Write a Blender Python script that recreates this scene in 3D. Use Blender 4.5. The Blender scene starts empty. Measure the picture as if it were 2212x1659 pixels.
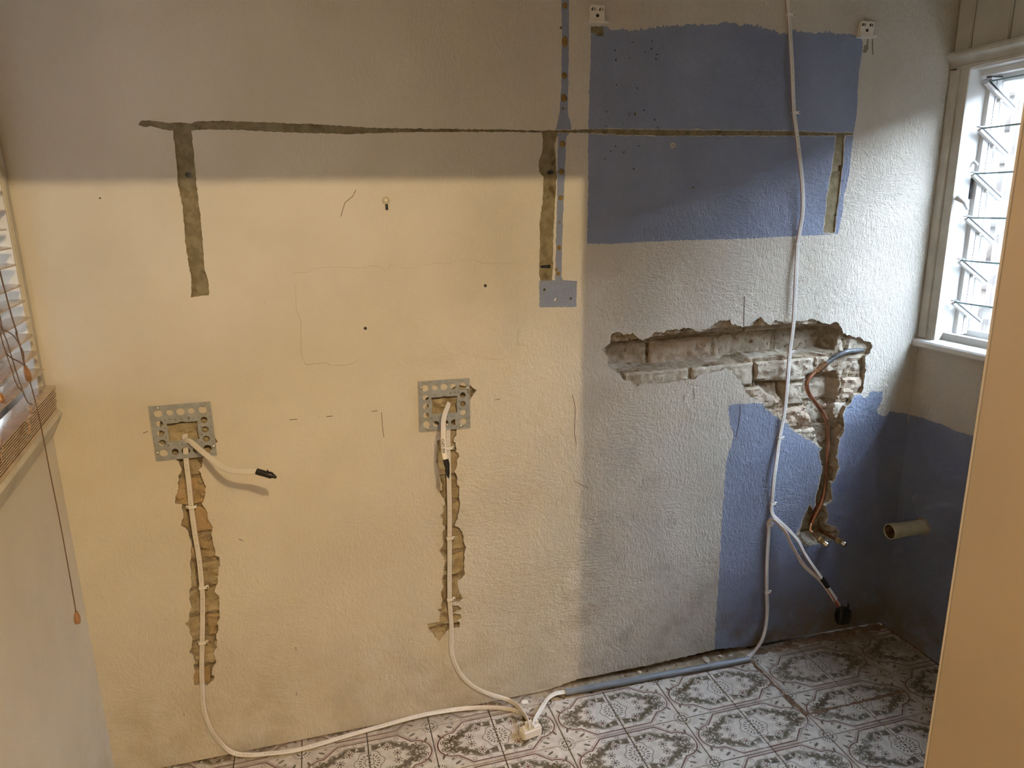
import bpy, bmesh, math, random
import numpy as np
from mathutils import Vector, Matrix, noise as mnoise
from mathutils.geometry import delaunay_2d_cdt

random.seed(7)
scene = bpy.context.scene
COL = scene.collection

# ------------------------------------------------------------------ camera
PW, PH, F = 2212.0, 1659.0, 1534.0
CAM = np.array([-0.1439, -2.0217, 1.6419])
YAW, PITCH, ROLL = 0.2651, 0.2492, -0.0177
_cy, _sy, _cp, _sp, _cr, _sr = (math.cos(YAW), math.sin(YAW), math.cos(PITCH), math.sin(PITCH), math.cos(ROLL), math.sin(ROLL))
FWD = np.array([_sy * _cp, _cy * _cp, -_sp])
_R0 = np.array([_cy, -_sy, 0.0])
_U0 = np.cross(_R0, FWD)
RIGHT = _cr * _R0 + _sr * _U0
UP = -_sr * _R0 + _cr * _U0

cam_data = bpy.data.cameras.new('camera')
cam_data.sensor_fit = 'HORIZONTAL'
cam_data.sensor_width = 36.0
cam_data.lens = 36.0 * F / PW
cam_data.clip_start = 0.02
cam = bpy.data.objects.new('camera', cam_data)
COL.objects.link(cam)
M = Matrix(((RIGHT[0], UP[0], -FWD[0], CAM[0]), (RIGHT[1], UP[1], -FWD[1], CAM[1]), (RIGHT[2], UP[2], -FWD[2], CAM[2]), (0, 0, 0, 1)))
cam.matrix_world = M
scene.camera = cam

# ------------------------------------------------------------------ light
world = bpy.data.worlds.new('sky')
scene.world = world
world.use_nodes = True
bg = world.node_tree.nodes['Background']
bg.inputs['Color'].default_value = (0.76, 0.86, 1.0, 1)
bg.inputs['Strength'].default_value = 43.0

lamp_data = bpy.data.lights.new('hall_lamp', 'POINT')
lamp_data.energy = 112.0
lamp_data.color = (1.0, 0.735, 0.385)
lamp_data.shadow_soft_size = 0.008
lamp = bpy.data.objects.new('hall_lamp', lamp_data)
lamp.location = (0.292, -2.5, 2.58)
COL.objects.link(lamp)

def portal(name, loc, rot, sx, sy):
    d = bpy.data.lights.new(name, 'AREA')
    d.shape = 'RECTANGLE'; d.size = sx; d.size_y = sy
    d.cycles.is_portal = True
    o = bpy.data.objects.new(name, d); o.location = loc; o.rotation_euler = rot
    COL.objects.link(o)

scene.view_settings.view_transform = 'Standard'
scene.view_settings.look = 'None'
scene.view_settings.gamma = 1.0
scene.view_settings.use_curve_mapping = False
scene.view_settings.exposure = 0.0

# ------------------------------------------------------------------ pixel helpers
def ray(p):
    return FWD + (p[0] - PW / 2) / F * RIGHT - (p[1] - PH / 2) / F * UP
def hit(p, ax, val):
    d = ray(p); t = (val - CAM[ax]) / d[ax]
    return CAM + t * d
def WP(p, off=0.0):                      # point on (or `off` in front of) the back wall
    return hit(p, 1, -off)
def FP(p, h=0.0):                        # point on the floor
    return hit(p, 2, h)
def crop(ox, oy, s):
    return lambda pts: [(ox + x / s, oy + y / s) for x, y in pts]
XL, XR = -0.839, 1.913
LWD = np.array([math.sin(math.radians(6.5)), -math.cos(math.radians(6.5)), 0])
LWN = np.array([math.cos(math.radians(6.5)), math.sin(math.radians(6.5)), 0])
def LW(s, n, z):                         # left wall frame: s towards the camera, n into the room
    return np.array([XL, 0, 0]) + s * LWD + n * LWN + np.array([0, 0, z])
def LWhit(p, n):
    d = ray(p); o = np.array([XL, 0, 0]) + n * LWN
    t = ((o - CAM) @ LWN) / (d @ LWN)
    P = CAM + t * d
    return ((P - np.array([XL, 0, 0])) @ LWD, P[2])

# ------------------------------------------------------------------ node helpers
class S:
    """a scalar/vector socket with arithmetic"""
    def __init__(s, nt, sock): s.nt, s.k = nt, sock
    def _m(s, op, b=None, c=None):
        n = s.nt.nodes.new('ShaderNodeMath'); n.operation = op
        s.nt.links.new(s.k, n.inputs[0])
        for i, v in ((1, b), (2, c)):
            if v is None: continue
            if isinstance(v, S): s.nt.links.new(v.k, n.inputs[i])
            else: n.inputs[i].default_value = v
        return S(s.nt, n.outputs[0])
    def __add__(s, b): return s._m('ADD', b)
    __radd__ = __add__
    def __sub__(s, b): return s._m('SUBTRACT', b)
    def __rsub__(s, b): return s._m('MULTIPLY', -1.0)._m('ADD', b)
    def __mul__(s, b): return s._m('MULTIPLY', b)
    __rmul__ = __mul__
    def __truediv__(s, b): return s._m('DIVIDE', b)
    def abs(s): return s._m('ABSOLUTE')
    def sqrt(s): return s._m('SQRT')
    def min(s, b): return s._m('MINIMUM', b)
    def max(s, b): return s._m('MAXIMUM', b)
    def cos(s): return s._m('COSINE')
    def sin(s): return s._m('SINE')
    def pow(s, b): return s._m('POWER', b)
    def atan2(s, b): return s._m('ARCTAN2', b)
    def lt(s, b): return s._m('LESS_THAN', b)
    def gt(s, b): return s._m('GREATER_THAN', b)
    def frac(s): return s._m('FRACT')
    def ramp(s, a, b, lo=0.0, hi=1.0):       # smoothstep between a and b
        n = s.nt.nodes.new('ShaderNodeMapRange'); n.interpolation_type = 'SMOOTHSTEP'
        s.nt.links.new(s.k, n.inputs[0])
        n.inputs[1].default_value = a; n.inputs[2].default_value = b
        n.inputs[3].default_value = lo; n.inputs[4].default_value = hi
        return S(s.nt, n.outputs[0])

class G:
    def __init__(g, name):
        g.m = bpy.data.materials.new(name); g.m.use_nodes = True
        g.nt = g.m.node_tree; g.b = g.nt.nodes['Principled BSDF']
    def pos(g):
        n = g.nt.nodes.new('ShaderNodeNewGeometry'); return n.outputs['Position']
    def uv(g):
        n = g.nt.nodes.new('ShaderNodeUVMap'); n.uv_map = 'uv'; return n.outputs['UV']
    def sep(g, v):
        n = g.nt.nodes.new('ShaderNodeSeparateXYZ'); g.nt.links.new(v, n.inputs[0])
        return [S(g.nt, o) for o in n.outputs]
    def comb(g, x, y, z):
        n = g.nt.nodes.new('ShaderNodeCombineXYZ')
        for i, v in enumerate((x, y, z)):
            if isinstance(v, S): g.nt.links.new(v.k, n.inputs[i])
            else: n.inputs[i].default_value = v
        return n.outputs[0]
    def map(g, v, scale=(1, 1, 1), rot=(0, 0, 0), loc=(0, 0, 0)):
        n = g.nt.nodes.new('ShaderNodeMapping'); g.nt.links.new(v, n.inputs[0])
        n.inputs['Scale'].default_value = scale; n.inputs['Rotation'].default_value = rot; n.inputs['Location'].default_value = loc
        return n.outputs[0]
    def noise(g, v, scale, detail=3, rough=0.55, dist=0.0):
        n = g.nt.nodes.new('ShaderNodeTexNoise'); g.nt.links.new(v, n.inputs['Vector'])
        n.inputs['Scale'].default_value = scale; n.inputs['Detail'].default_value = detail
        n.inputs['Roughness'].default_value = rough; n.inputs['Distortion'].default_value = dist
        return S(g.nt, n.outputs['Fac'])
    def vor(g, v, scale):
        n = g.nt.nodes.new('ShaderNodeTexVoronoi'); g.nt.links.new(v, n.inputs['Vector']); n.inputs['Scale'].default_value = scale
        return S(g.nt, n.outputs['Distance'])
    def rand(g):
        n = g.nt.nodes.new('ShaderNodeObjectInfo'); return S(g.nt, n.outputs['Random'])
    def mix(g, fac, a, b):
        n = g.nt.nodes.new('ShaderNodeMix'); n.data_type = 'RGBA'
        for i, v in ((0, fac), (6, a), (7, b)):
            if isinstance(v, S): g.nt.links.new(v.k, n.inputs[i])
            elif isinstance(v, (int, float)): n.inputs[i].default_value = v
            elif isinstance(v, tuple): n.inputs[i].default_value = (*v, 1) if len(v) == 3 else v
            else: g.nt.links.new(v, n.inputs[i])
        return n.outputs[2]
    def color(g, v):
        if isinstance(v, tuple): g.b.inputs['Base Color'].default_value = (*v, 1)
        else: g.nt.links.new(v, g.b.inputs['Base Color'])
        return g
    def rough(g, v):
        if isinstance(v, S): g.nt.links.new(v.k, g.b.inputs['Roughness'])
        else: g.b.inputs['Roughness'].default_value = v
        return g
    def metal(g, v): g.b.inputs['Metallic'].default_value = v; return g
    def spec(g, v): g.b.inputs['Specular IOR Level'].default_value = v; return g
    def bump(g, h, dist, strength=1.0):
        n = g.nt.nodes.new('ShaderNodeBump'); n.inputs['Distance'].default_value = dist; n.inputs['Strength'].default_value = strength
        g.nt.links.new(h.k, n.inputs['Height']); g.nt.links.new(n.outputs[0], g.b.inputs['Normal'])
        return g

def plain(name, col, rough=0.5, metal=0.0, spec=0.5, var=0.0, bump=0.0, scale=40):
    g = G(name); g.rough(rough).metal(metal).spec(spec)
    if var or bump:
        n = g.noise(g.pos(), scale, 4)
        lo = tuple(c * (1 - var) for c in col); hi = tuple(min(1, c * (1 + var)) for c in col)
        g.color(g.mix(n.ramp(0.3, 0.7), lo, hi))
        if bump: g.bump(n, bump)
    else: g.color(col)
    return g.m

# ---- painted rough plaster (shared relief)
def plaster_height(g):
    p = g.pos(); x, y, z = g.sep(p)
    warp = g.noise(p, 3.0, 2) - 0.5
    q = g.comb(x + warp * 0.16, y + warp * 0.16, z + (g.noise(g.map(p, loc=(5, 2, 9)), 3.0, 2) - 0.5) * 0.16)
    a = g.noise(g.map(q, (125, 125, 42), (0, math.radians(-42), 0)), 1.0, 5, 0.68)
    b = g.noise(g.map(q, (42, 80, 120), (0, math.radians(10), 0)), 1.0, 5, 0.68)
    c = g.noise(g.map(q, (120, 120, 40), (0, math.radians(52), 0)), 1.0, 5, 0.68)
    m1 = g.noise(g.map(p, loc=(1, 7, 3)), 2.6, 2).ramp(0.42, 0.58)
    m2 = g.noise(g.map(p, loc=(11, 3, 1)), 2.2, 2).ramp(0.40, 0.60)
    strokes = (a * m1 + b * (1 - m1)) * m2 + c * (1 - m2)
    fine = g.noise(p, 160, 3, 0.6)
    lumps = g.noise(p, 14, 4, 0.55)
    big = g.noise(p, 4.0, 3, 0.5)
    # the left, newer skim is smoother than the old trowelled plaster towards the window and the floor
    amt = (x.ramp(1.0, 1.15) * z.ramp(1.0, 0.7) * 0.7 + x.ramp(-0.3, 1.2, 0.17, 1.4) + z.ramp(1.1, 0.2, 0.0, 0.45) + (g.noise(p, 1.7, 2) - 0.5) * 0.5).max(0.12)
    return (strokes * 0.0068 + fine * 0.0024 + g.noise(g.map(p, loc=(8, 1, 4)), 42, 4, 0.6) * 0.0042) * amt + lumps * 0.0035 * amt + big * 0.008 * (amt * 0.6 + 0.15), p, x, y, z

def wall_mat():
    g = G('cream_plaster'); h, p, x, y, z = plaster_height(g)
    g.bump(h, 1.0)
    n = g.noise(p, 2.2, 4, 0.6); n2 = g.noise(g.map(p, loc=(4, 4, 4)), 9, 5, 0.65)
    col = g.mix(n.ramp(0.3, 0.7), (0.67, 0.63, 0.545), (0.75, 0.715, 0.64))
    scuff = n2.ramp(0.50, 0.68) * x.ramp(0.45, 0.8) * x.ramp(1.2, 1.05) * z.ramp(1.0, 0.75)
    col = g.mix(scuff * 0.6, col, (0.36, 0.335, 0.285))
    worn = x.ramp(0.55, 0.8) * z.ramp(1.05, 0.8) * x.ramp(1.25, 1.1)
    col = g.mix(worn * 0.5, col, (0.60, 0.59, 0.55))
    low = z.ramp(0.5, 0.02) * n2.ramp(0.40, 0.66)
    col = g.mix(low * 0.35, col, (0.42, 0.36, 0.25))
    speck = g.vor(g.map(p, loc=(2, 0, 2)), 22).lt(0.018)
    col = g.mix(speck * 0.8, col, (0.16, 0.12, 0.07))
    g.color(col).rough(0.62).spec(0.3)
    return g.m

def blue_mat():
    g = G('blue_paint'); h, p, x, y, z = plaster_height(g)
    g.bump(h, 1.0)
    n = g.noise(p, 3, 4, 0.6); n2 = g.noise(g.map(p, loc=(4, 4, 4)), 7, 5, 0.65)
    col = g.mix(n.ramp(0.3, 0.7), (0.235, 0.285, 0.425), (0.295, 0.35, 0.50))
    stain = z.ramp(0.30, 0.03) * (n2.ramp(0.36, 0.60))
    col = g.mix(stain * 0.9, col, (0.20, 0.155, 0.09))
    chip = g.vor(p, 16).lt(0.035) * n2.gt(0.55)
    col = g.mix(chip * 0.8, col, (0.07, 0.07, 0.09))
    edge = x.ramp(0.98, 1.04, 1.0, 0.0) * z.lt(1.0) * g.noise(p, 60, 4).ramp(0.5, 0.6)
    col = g.mix(edge * 0.8, col, (0.62, 0.62, 0.6))
    g.color(col).rough(0.36).spec(0.5)
    return g.m

MAT = {}
MAT['wall'] = wall_mat()
MAT['blue'] = blue_mat()
def rubble(name, a, b, c, bump=0.006, sc=30):
    g = G(name); p = g.pos()
    n = g.noise(p, sc, 5, 0.65); m = g.noise(g.map(p, loc=(3, 3, 3)), sc * 0.4, 4, 0.6)
    col = g.mix(n.ramp(0.35, 0.65), a, b); col = g.mix(m.ramp(0.55, 0.7), col, c)
    f = g.noise(p, 220, 3, 0.6)
    g.color(col).rough(0.9).spec(0.15).bump(n + f * 0.35, bump)
    return g.m
MAT['edge'] = rubble('raw_plaster_edge', (0.40, 0.35, 0.27), (0.55, 0.50, 0.41), (0.27, 0.20, 0.13))
MAT['mortar'] = rubble('lime_mortar', (0.30, 0.24, 0.165), (0.44, 0.37, 0.275), (0.17, 0.11, 0.07), 0.008, 45)
MAT['groove'] = rubble('bare_cement', (0.20, 0.165, 0.095), (0.30, 0.26, 0.17), (0.10, 0.075, 0.04), 0.004, 40)
def brick_mat(name, A, B, Cc, Dd):
    g = G(name); p = g.pos(); r = g.rand()
    n = g.noise(p, 26, 5, 0.65); m = g.noise(g.map(p, loc=(3, 1, 3)), 11, 4, 0.6); f = g.noise(p, 170, 3, 0.6)
    col = g.mix(n.ramp(0.35, 0.65), A, B)
    col = g.mix(r.ramp(0.45, 1.0) * 0.6, col, Cc)
    col = g.mix(m.ramp(0.56, 0.70) * 0.75, col, Dd)
    g.color(col).rough(0.92).spec(0.12).bump(n + f * 0.3, 0.005)
    return g.m
MAT['brick'] = brick_mat('sandy_brick', (0.42, 0.37, 0.29), (0.58, 0.53, 0.44), (0.52, 0.40, 0.30), (0.27, 0.20, 0.14))
MAT['brick2'] = brick_mat('ochre_brick', (0.36, 0.30, 0.20), (0.50, 0.43, 0.30), (0.47, 0.32, 0.17), (0.25, 0.18, 0.10))
MAT['white'] = plain('white_gloss_paint', (0.80, 0.80, 0.78), 0.35, var=0.03, scale=8)
MAT['trim'] = plain('old_cream_trim', (0.60, 0.575, 0.51), 0.45, var=0.10, scale=14, bump=0.002)
MAT['board'] = plain('dull_cream_boards', (0.56, 0.54, 0.46), 0.5, var=0.06, scale=10)
MAT['plastic'] = plain('white_plastic', (0.80, 0.78, 0.73), 0.35)
MAT['clip'] = plain('clip_plastic', (0.86, 0.85, 0.82), 0.3)
MAT['black'] = plain('black_tape', (0.012, 0.012, 0.013), 0.35)
MAT['steel'] = plain('screw_steel', (0.75, 0.75, 0.74), 0.25, 1.0)
MAT['galv'] = plain('galvanised_plate', (0.40, 0.44, 0.48), 0.45, 0.35, var=0.12, scale=60)
MAT['copper'] = plain('copper_pipe', (0.38, 0.18, 0.11), 0.38, 0.75, var=0.25, scale=30)
MAT['joint'] = plain('soldered_copper', (0.75, 0.50, 0.36), 0.25, 1.0, var=0.2, scale=60)
MAT['lead'] = plain('grey_lead_pipe', (0.17, 0.185, 0.20), 0.4, 0.3, var=0.35, scale=70)
MAT['brass'] = plain('brass_fitting', (0.55, 0.42, 0.20), 0.3, 0.9, var=0.2, scale=60)
MAT['conduit'] = plain('grey_conduit', (0.19, 0.215, 0.25), 0.38, var=0.08, scale=20)
MAT['pvc'] = plain('dirty_cream_pvc', (0.52, 0.50, 0.38), 0.45, var=0.12, scale=30)
MAT['rust'] = plain('pipe_grime', (0.13, 0.075, 0.04), 0.9, var=0.5, scale=60, bump=0.003)
MAT['jamb'] = plain('warm_cream_paint', (0.43, 0.36, 0.27), 0.5, var=0.04, scale=9)
MAT['hall'] = plain('hall_paint', (0.64, 0.54, 0.40), 0.6)
MAT['creamceil'] = plain('ceiling_paint', (0.78, 0.72, 0.60), 0.6)
MAT['daylight_screen'] = plain('screen_render', (0.20, 0.196, 0.19), 0.8)  # for the added screen; grey tuned to limit bounced daylight
MAT['slat'] = plain('blind_slat', (0.40, 0.275, 0.195), 0.27, spec=0.7, var=0.12, scale=20)
MAT['slat'].node_tree.nodes['Principled BSDF'].inputs['Coat Weight'].default_value = 1.0
MAT['slat'].node_tree.nodes['Principled BSDF'].inputs['Coat Roughness'].default_value = 0.12
MAT['cord'] = plain('brown_cord', (0.14, 0.085, 0.05), 0.7)
MAT['tassel'] = plain('wooden_tassel', (0.30, 0.16, 0.075), 0.35, var=0.2, scale=60)
MAT['pencil'] = plain('pencil_line', (0.10, 0.085, 0.07), 0.8)
MAT['ink'] = plain('black_ink', (0.02, 0.02, 0.02), 0.6)
MAT['glue'] = rubble('old_glue', (0.22, 0.14, 0.05), (0.33, 0.23, 0.10), (0.14, 0.09, 0.04), 0.003, 120)
MAT['chip'] = rubble('plaster_chip', (0.5, 0.46, 0.38), (0.66, 0.63, 0.56), (0.36, 0.30, 0.22), 0.003, 90)
MAT['dirt'] = rubble('brown_residue', (0.17, 0.105, 0.07), (0.27, 0.19, 0.14), (0.40, 0.35, 0.31), 0.006, 70)
MAT['grout'] = plain('dark_grout', (0.085, 0.07, 0.058), 0.9, var=0.3, scale=60)
MAT['stone'] = rubble('darkened_blocks', (0.046, 0.040, 0.035), (0.062, 0.056, 0.050), (0.042, 0.027, 0.018), 0.006, 9)  # pale blocks coloured near black so strong daylight doesn't burn them out
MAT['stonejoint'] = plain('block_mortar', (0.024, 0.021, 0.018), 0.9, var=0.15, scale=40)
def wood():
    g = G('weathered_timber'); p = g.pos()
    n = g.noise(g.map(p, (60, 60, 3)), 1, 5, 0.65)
    g.color(g.mix(n.ramp(0.35, 0.65), (0.012, 0.009, 0.007), (0.040, 0.033, 0.027))).rough(0.85).bump(n, 0.006)  # timber darkened below its own tone to offset the strong daylight
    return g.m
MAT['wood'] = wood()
def glass():
    g = G('louvre_glass'); nt = g.nt
    t = nt.nodes.new('ShaderNodeBsdfTransparent'); t.inputs[0].default_value = (0.95, 0.965, 0.975, 1)
    gl = nt.nodes.new('ShaderNodeBsdfGlossy'); gl.inputs['Roughness'].default_value = 0.03
    lw = nt.nodes.new('ShaderNodeLayerWeight'); lw.inputs[0].default_value = 0.5
    fr_ = (S(nt, lw.outputs['Facing']).pow(5.0) * 0.9 + 0.035)
    mx = nt.nodes.new('ShaderNodeMixShader')
    nt.links.new(fr_.k, mx.inputs[0]); nt.links.new(t.outputs[0], mx.inputs[1]); nt.links.new(gl.outputs[0], mx.inputs[2])
    nt.links.new(mx.outputs[0], nt.nodes['Material Output'].inputs[0])
    return g.m
MAT['glass'] = glass()
MAT['glassedge'] = plain('glass_edge', (0.22, 0.34, 0.34), 0.15)

def cable_mat(name, col=(0.74, 0.72, 0.68), red=None, printed=True):
    g = G(name); u, v, _ = g.sep(g.uv())
    c = col
    if printed:
        dash = g.noise(g.comb(u * 330.0, 0.0, 0.0), 1.0, 2, 0.7).gt(0.55)
        gap = (u * 9.0).frac().lt(0.72)
        c = g.mix(dash * gap * (v - 0.25).abs().lt(0.022) * 0.75, c, (0.12, 0.12, 0.14))
    if red is not None:
        c = g.mix((v - red).abs().lt(0.05) * 0.85, c, (0.28, 0.07, 0.05))
    g.color(c).rough(0.38)
    return g.m
MAT['cable'] = cable_mat('white_cable')
MAT['cable_red_a'] = cable_mat('white_cable_red_edge', red=0.03)
MAT['cable_red_b'] = cable_mat('white_cable_red_other_edge', red=0.47)
MAT['cable_plain'] = cable_mat('plain_white_cable', printed=False)

def tile_mat():
    g = G('patterned_tile'); u, v0, _ = g.sep(g.uv()); p = g.pos(); X, Y, Z = g.sep(p)
    v = v0 - 0.5
    # hand-printed wobble
    wob = g.noise(g.comb(u * 14.0, v * 14.0, 0.0), 1.0, 2) - 0.5
    a = v.abs()
    def hyp(x, y): return (x * x + y * y).sqrt()
    blk = (a - 0.447).max(u * 0.70 + a * 0.715 - 0.648)
    lob = (hyp((u - 0.69) / 0.262, a / 0.25) - 1.0) * 0.25
    d = blk.min(lob)
    col = g.mix(g.noise(p, 38, 4, 0.6).ramp(0.3, 0.7), (0.50, 0.465, 0.425), (0.66, 0.63, 0.59))
    line = lambda e, w: e.abs().lt(w)
    brown = (0.13, 0.055, 0.04); dark = (0.085, 0.075, 0.04); olive = (0.085, 0.064, 0.032)
    # foliage wreath and its cream scrolls
    E_ = hyp(u / 0.86, a / 0.36); ang = (a / 0.36).atan2(u / 0.86)
    E2 = E_ + (ang * 13.0).cos() * 0.055 + wob * 0.08
    fol_n = g.noise(g.comb(u * 15.0, a * 17.0, 3.0), 1.0, 4, 0.7)
    band = E2.gt(0.72) * E2.lt(1.0) * u.gt(0.05) * (d + 0.06).lt(0.0)
    fol = band * fol_n.gt(0.43)
    col = g.mix(fol * 0.95, col, g.mix(fol_n.ramp(0.46, 0.62), olive, (0.17, 0.132, 0.085)))
    col = g.mix(band * fol_n.gt(0.56) * 0.92, col, (0.045, 0.04, 0.02))
    col = g.mix(line(E2 - 1.03, 0.016) * (d + 0.03).lt(0.0) * 0.85, col, dark)
    col = g.mix(line(E2 - 0.70, 0.014) * 0.8, col, dark)
    # swirls
    col = g.mix(line(hyp(u - 0.44, a - 0.385) - 0.030, 0.005) * 0.7, col, dark)
    col = g.mix(line(hyp(u - 0.80, a - 0.135) - 0.030, 0.005) * 0.7, col, dark)
    col = g.mix(line(hyp(u - 0.20, a - 0.40) - 0.026, 0.005) * 0.7, col, dark)
    # daisies
    def daisy(cx, cy, va, rot, c0):
        nonlocal col
        dx, dy = u - cx, va - cy
        r = hyp(dx, dy); th = dy.atan2(dx)
        pet = r.gt(0.034) * r.lt(0.068) * (th * 8.0 + rot).cos().gt(0.30)
        col = g.mix(r.lt(0.075) * 0.9, col, (0.58, 0.55, 0.51))
        col = g.mix(pet * 0.95, col, dark); col = g.mix(r.lt(0.026) * 0.95, col, c0)
    daisy(0.29, 0.235, a, 0.0, (0.16, 0.05, 0.04)); daisy(0.43, 0.075, a, 1.0, (0.11, 0.06, 0.05))
    # centre rosette
    r = hyp(u, v); th = v.atan2(u)
    col = g.mix(r.lt(0.20) * 0.6, col, (0.58, 0.55, 0.52))
    col = g.mix(r.gt(0.115) * r.lt(0.165) * (th * 18.0).cos().gt(0.35) * 0.95, col, dark)
    col = g.mix(line(r - 0.075 - (th * 8.0).cos() * 0.012, 0.008) * 0.9, col, dark)
    col = g.mix(r.lt(0.022) * 0.9, col, dark)
    col = g.mix(line(r - 0.215 - (th * 6.0).cos() * 0.020, 0.007) * 0.8, col, dark)
    # corner rosette with leaf sprays
    cu, cv = 1.0 - u, 0.5 - a
    r = hyp(cu, cv); th = cv.atan2(cu)
    col = g.mix(r.gt(0.055) * r.lt(0.085) * (th * 4.0).cos().lt(0.55) * 0.92, col, dark)
    col = g.mix(r.gt(0.105) * r.lt(0.145) * (th * 22.0).cos().gt(0.40) * 0.92, col, dark)
    for (px_, py_, rx, ry, an) in ((0.30, 0.11, 0.055, 0.020, 0.5), (0.11, 0.28, 0.055, 0.020, 1.15), (0.235, 0.205, 0.03, 0.012, 0.8),
                                   (0.36, 0.05, 0.022, 0.010, 0.2), (0.17, 0.31, 0.02, 0.010, 1.5)):
        ca, sa = math.cos(an), math.sin(an)
        e = hyp(((cu - px_) * ca + (cv - py_) * sa) / rx, ((cv - py_) * ca - (cu - px_) * sa) / ry)
        col = g.mix(e.lt(1.0) * 0.92, col, dark)
    for (c0, c1) in ((0.30, 0.16), (0.17, 0.27)):
        dx, dy = cu - c0, cv - c1
        rr = hyp(dx, dy); t2 = dy.atan2(dx)
        col = g.mix(rr.gt(0.045) * rr.lt(0.070) * (t2 * 11.0).cos().gt(0.35) * t2.gt(-0.3) * 0.85, col, dark)
    # medallion border: a heavy and a fine brown line
    col = g.mix(line(d + wob * 0.006, 0.013) * 0.95, col, brown)
    col = g.mix(line(d - 0.032, 0.004) * 0.8, col, brown)
    # wear, dirt
    w = g.noise(p, 9, 5, 0.65); w2 = g.noise(g.map(p, loc=(5, 5, 5)), 22, 4, 0.6)
    col = g.mix(w2.ramp(0.50, 0.72) * X.ramp(0.6, 1.2, 0.10, 0.50), col, (0.56, 0.545, 0.525))
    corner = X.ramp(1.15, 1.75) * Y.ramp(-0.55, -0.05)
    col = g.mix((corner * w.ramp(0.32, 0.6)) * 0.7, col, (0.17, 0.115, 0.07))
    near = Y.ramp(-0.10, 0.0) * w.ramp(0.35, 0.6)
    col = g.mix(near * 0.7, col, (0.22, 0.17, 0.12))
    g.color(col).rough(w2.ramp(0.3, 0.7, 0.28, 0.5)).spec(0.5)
    return g.m
MAT['tile'] = tile_mat()

# ------------------------------------------------------------------ mesh helpers
def mesh(name, verts, faces, mats, parent=None, uvs=None, smooth=False, fmat=None, local=False):
    me = bpy.data.meshes.new(name)
    me.from_pydata([tuple(map(float, v)) for v in verts], [], [tuple(int(i) for i in f) for f in faces])
    for m in (mats if isinstance(mats, (list, tuple)) else [mats]): me.materials.append(MAT[m])
    if fmat is not None: me.polygons.foreach_set('material_index', fmat)
    if uvs is not None:
        l = me.uv_layers.new(name='uv')
        for i, lo in enumerate(me.loops): l.data[i].uv = uvs[i]
    if smooth: me.polygons.foreach_set('use_smooth', [True] * len(me.polygons))
    me.update()
    o = bpy.data.objects.new(name, me); COL.objects.link(o)
    if parent is not None:
        o.parent = parent
        if not local: o.matrix_parent_inverse = parent.matrix_basis.inverted()
    return o

def tag(o, label=None, cat=None, group=None, kind=None):
    if label: o['label'] = label
    if cat: o['category'] = cat
    if group: o['group'] = group
    if kind: o['kind'] = kind
    return o
def thing(name, label, cat, loc, group=None, rot=None):
    o = bpy.data.objects.new(name, None); COL.objects.link(o)
    o.empty_display_size = 0.03; o.location = loc
    if rot: o.rotation_euler = rot
    return tag(o, label, cat, group)

class MB:
    def __init__(b): b.v, b.f = [], []
    def add(b, vs, fs):
        n = len(b.v); b.v += [tuple(map(float, v)) for v in vs]; b.f += [tuple(i + n for i in f) for f in fs]; return b
    def box(b, lo, hi, X=None):
        vs = [(x, y, z) for x in (lo[0], hi[0]) for y in (lo[1], hi[1]) for z in (lo[2], hi[2])]
        if X: vs = [X(*v) for v in vs]
        return b.add(vs, [(0, 1, 3, 2), (4, 6, 7, 5), (0, 4, 5, 1), (2, 3, 7, 6), (0, 2, 6, 4), (1, 5, 7, 3)])
    def ring(b, path, radii, seg=12, cap=True):
        path = [np.array(p, float) for p in path]
        n = len(path); rings = []
        ref = None
        for i in range(n):
            t = path[min(i + 1, n - 1)] - path[max(i - 1, 0)]; t /= np.linalg.norm(t) + 1e-12
            if ref is None:
                ref = np.cross(t, [0, 0, 1.0]); 
                if np.linalg.norm(ref) < 0.1: ref = np.cross(t, [1.0, 0, 0])
            e1 = ref - (ref @ t) * t; e1 /= np.linalg.norm(e1); e2 = np.cross(t, e1); ref = e1
            r = radii[i] if hasattr(radii, '__len__') else radii
            rings.append([path[i] + r * (math.cos(a) * e1 + math.sin(a) * e2) for a in [2 * math.pi * k / seg for k in range(seg)]])
        vs = [v for r in rings for v in r]; fs = []
        for i in range(n - 1):
            for k in range(seg):
                fs.append((i * seg + k, i * seg + (k + 1) % seg, (i + 1) * seg + (k + 1) % seg, (i + 1) * seg + k))
        if cap:
            fs.append(tuple(range(seg))[::-1]); fs.append(tuple((n - 1) * seg + k for k in range(seg)))
        return b.add(vs, fs)
    def build(b, name, mat, parent=None, smooth=False, local=False):
        return mesh(name, b.v, b.f, mat, parent, smooth=smooth, local=local)

def autosmooth(o, ang=40):
    me = o.data
    bm = bmesh.new(); bm.from_mesh(me)
    bmesh.ops.recalc_face_normals(bm, faces=bm.faces)
    for f in bm.faces: f.smooth = True
    for e in bm.edges:
        if len(e.link_faces) == 2 and e.calc_face_angle(0) > math.radians(ang): e.smooth = False
    bm.to_mesh(me); bm.free()
    return o

def spline(pts, n=8):
    P = [np.array(p, float) for p in pts]; out = []
    P = [2 * P[0] - P[1]] + P + [2 * P[-1] - P[-2]]
    for i in range(1, len(P) - 2):
        for k in range(n):
            t = k / n; a, b, c, d = P[i - 1], P[i], P[i + 1], P[i + 2]
            out.append(0.5 * ((2 * b) + (c - a) * t + (2 * a - 5 * b + 4 * c - d) * t * t + (3 * b - a - 3 * c + d) * t ** 3))
    out.append(P[-2]); return out

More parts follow.
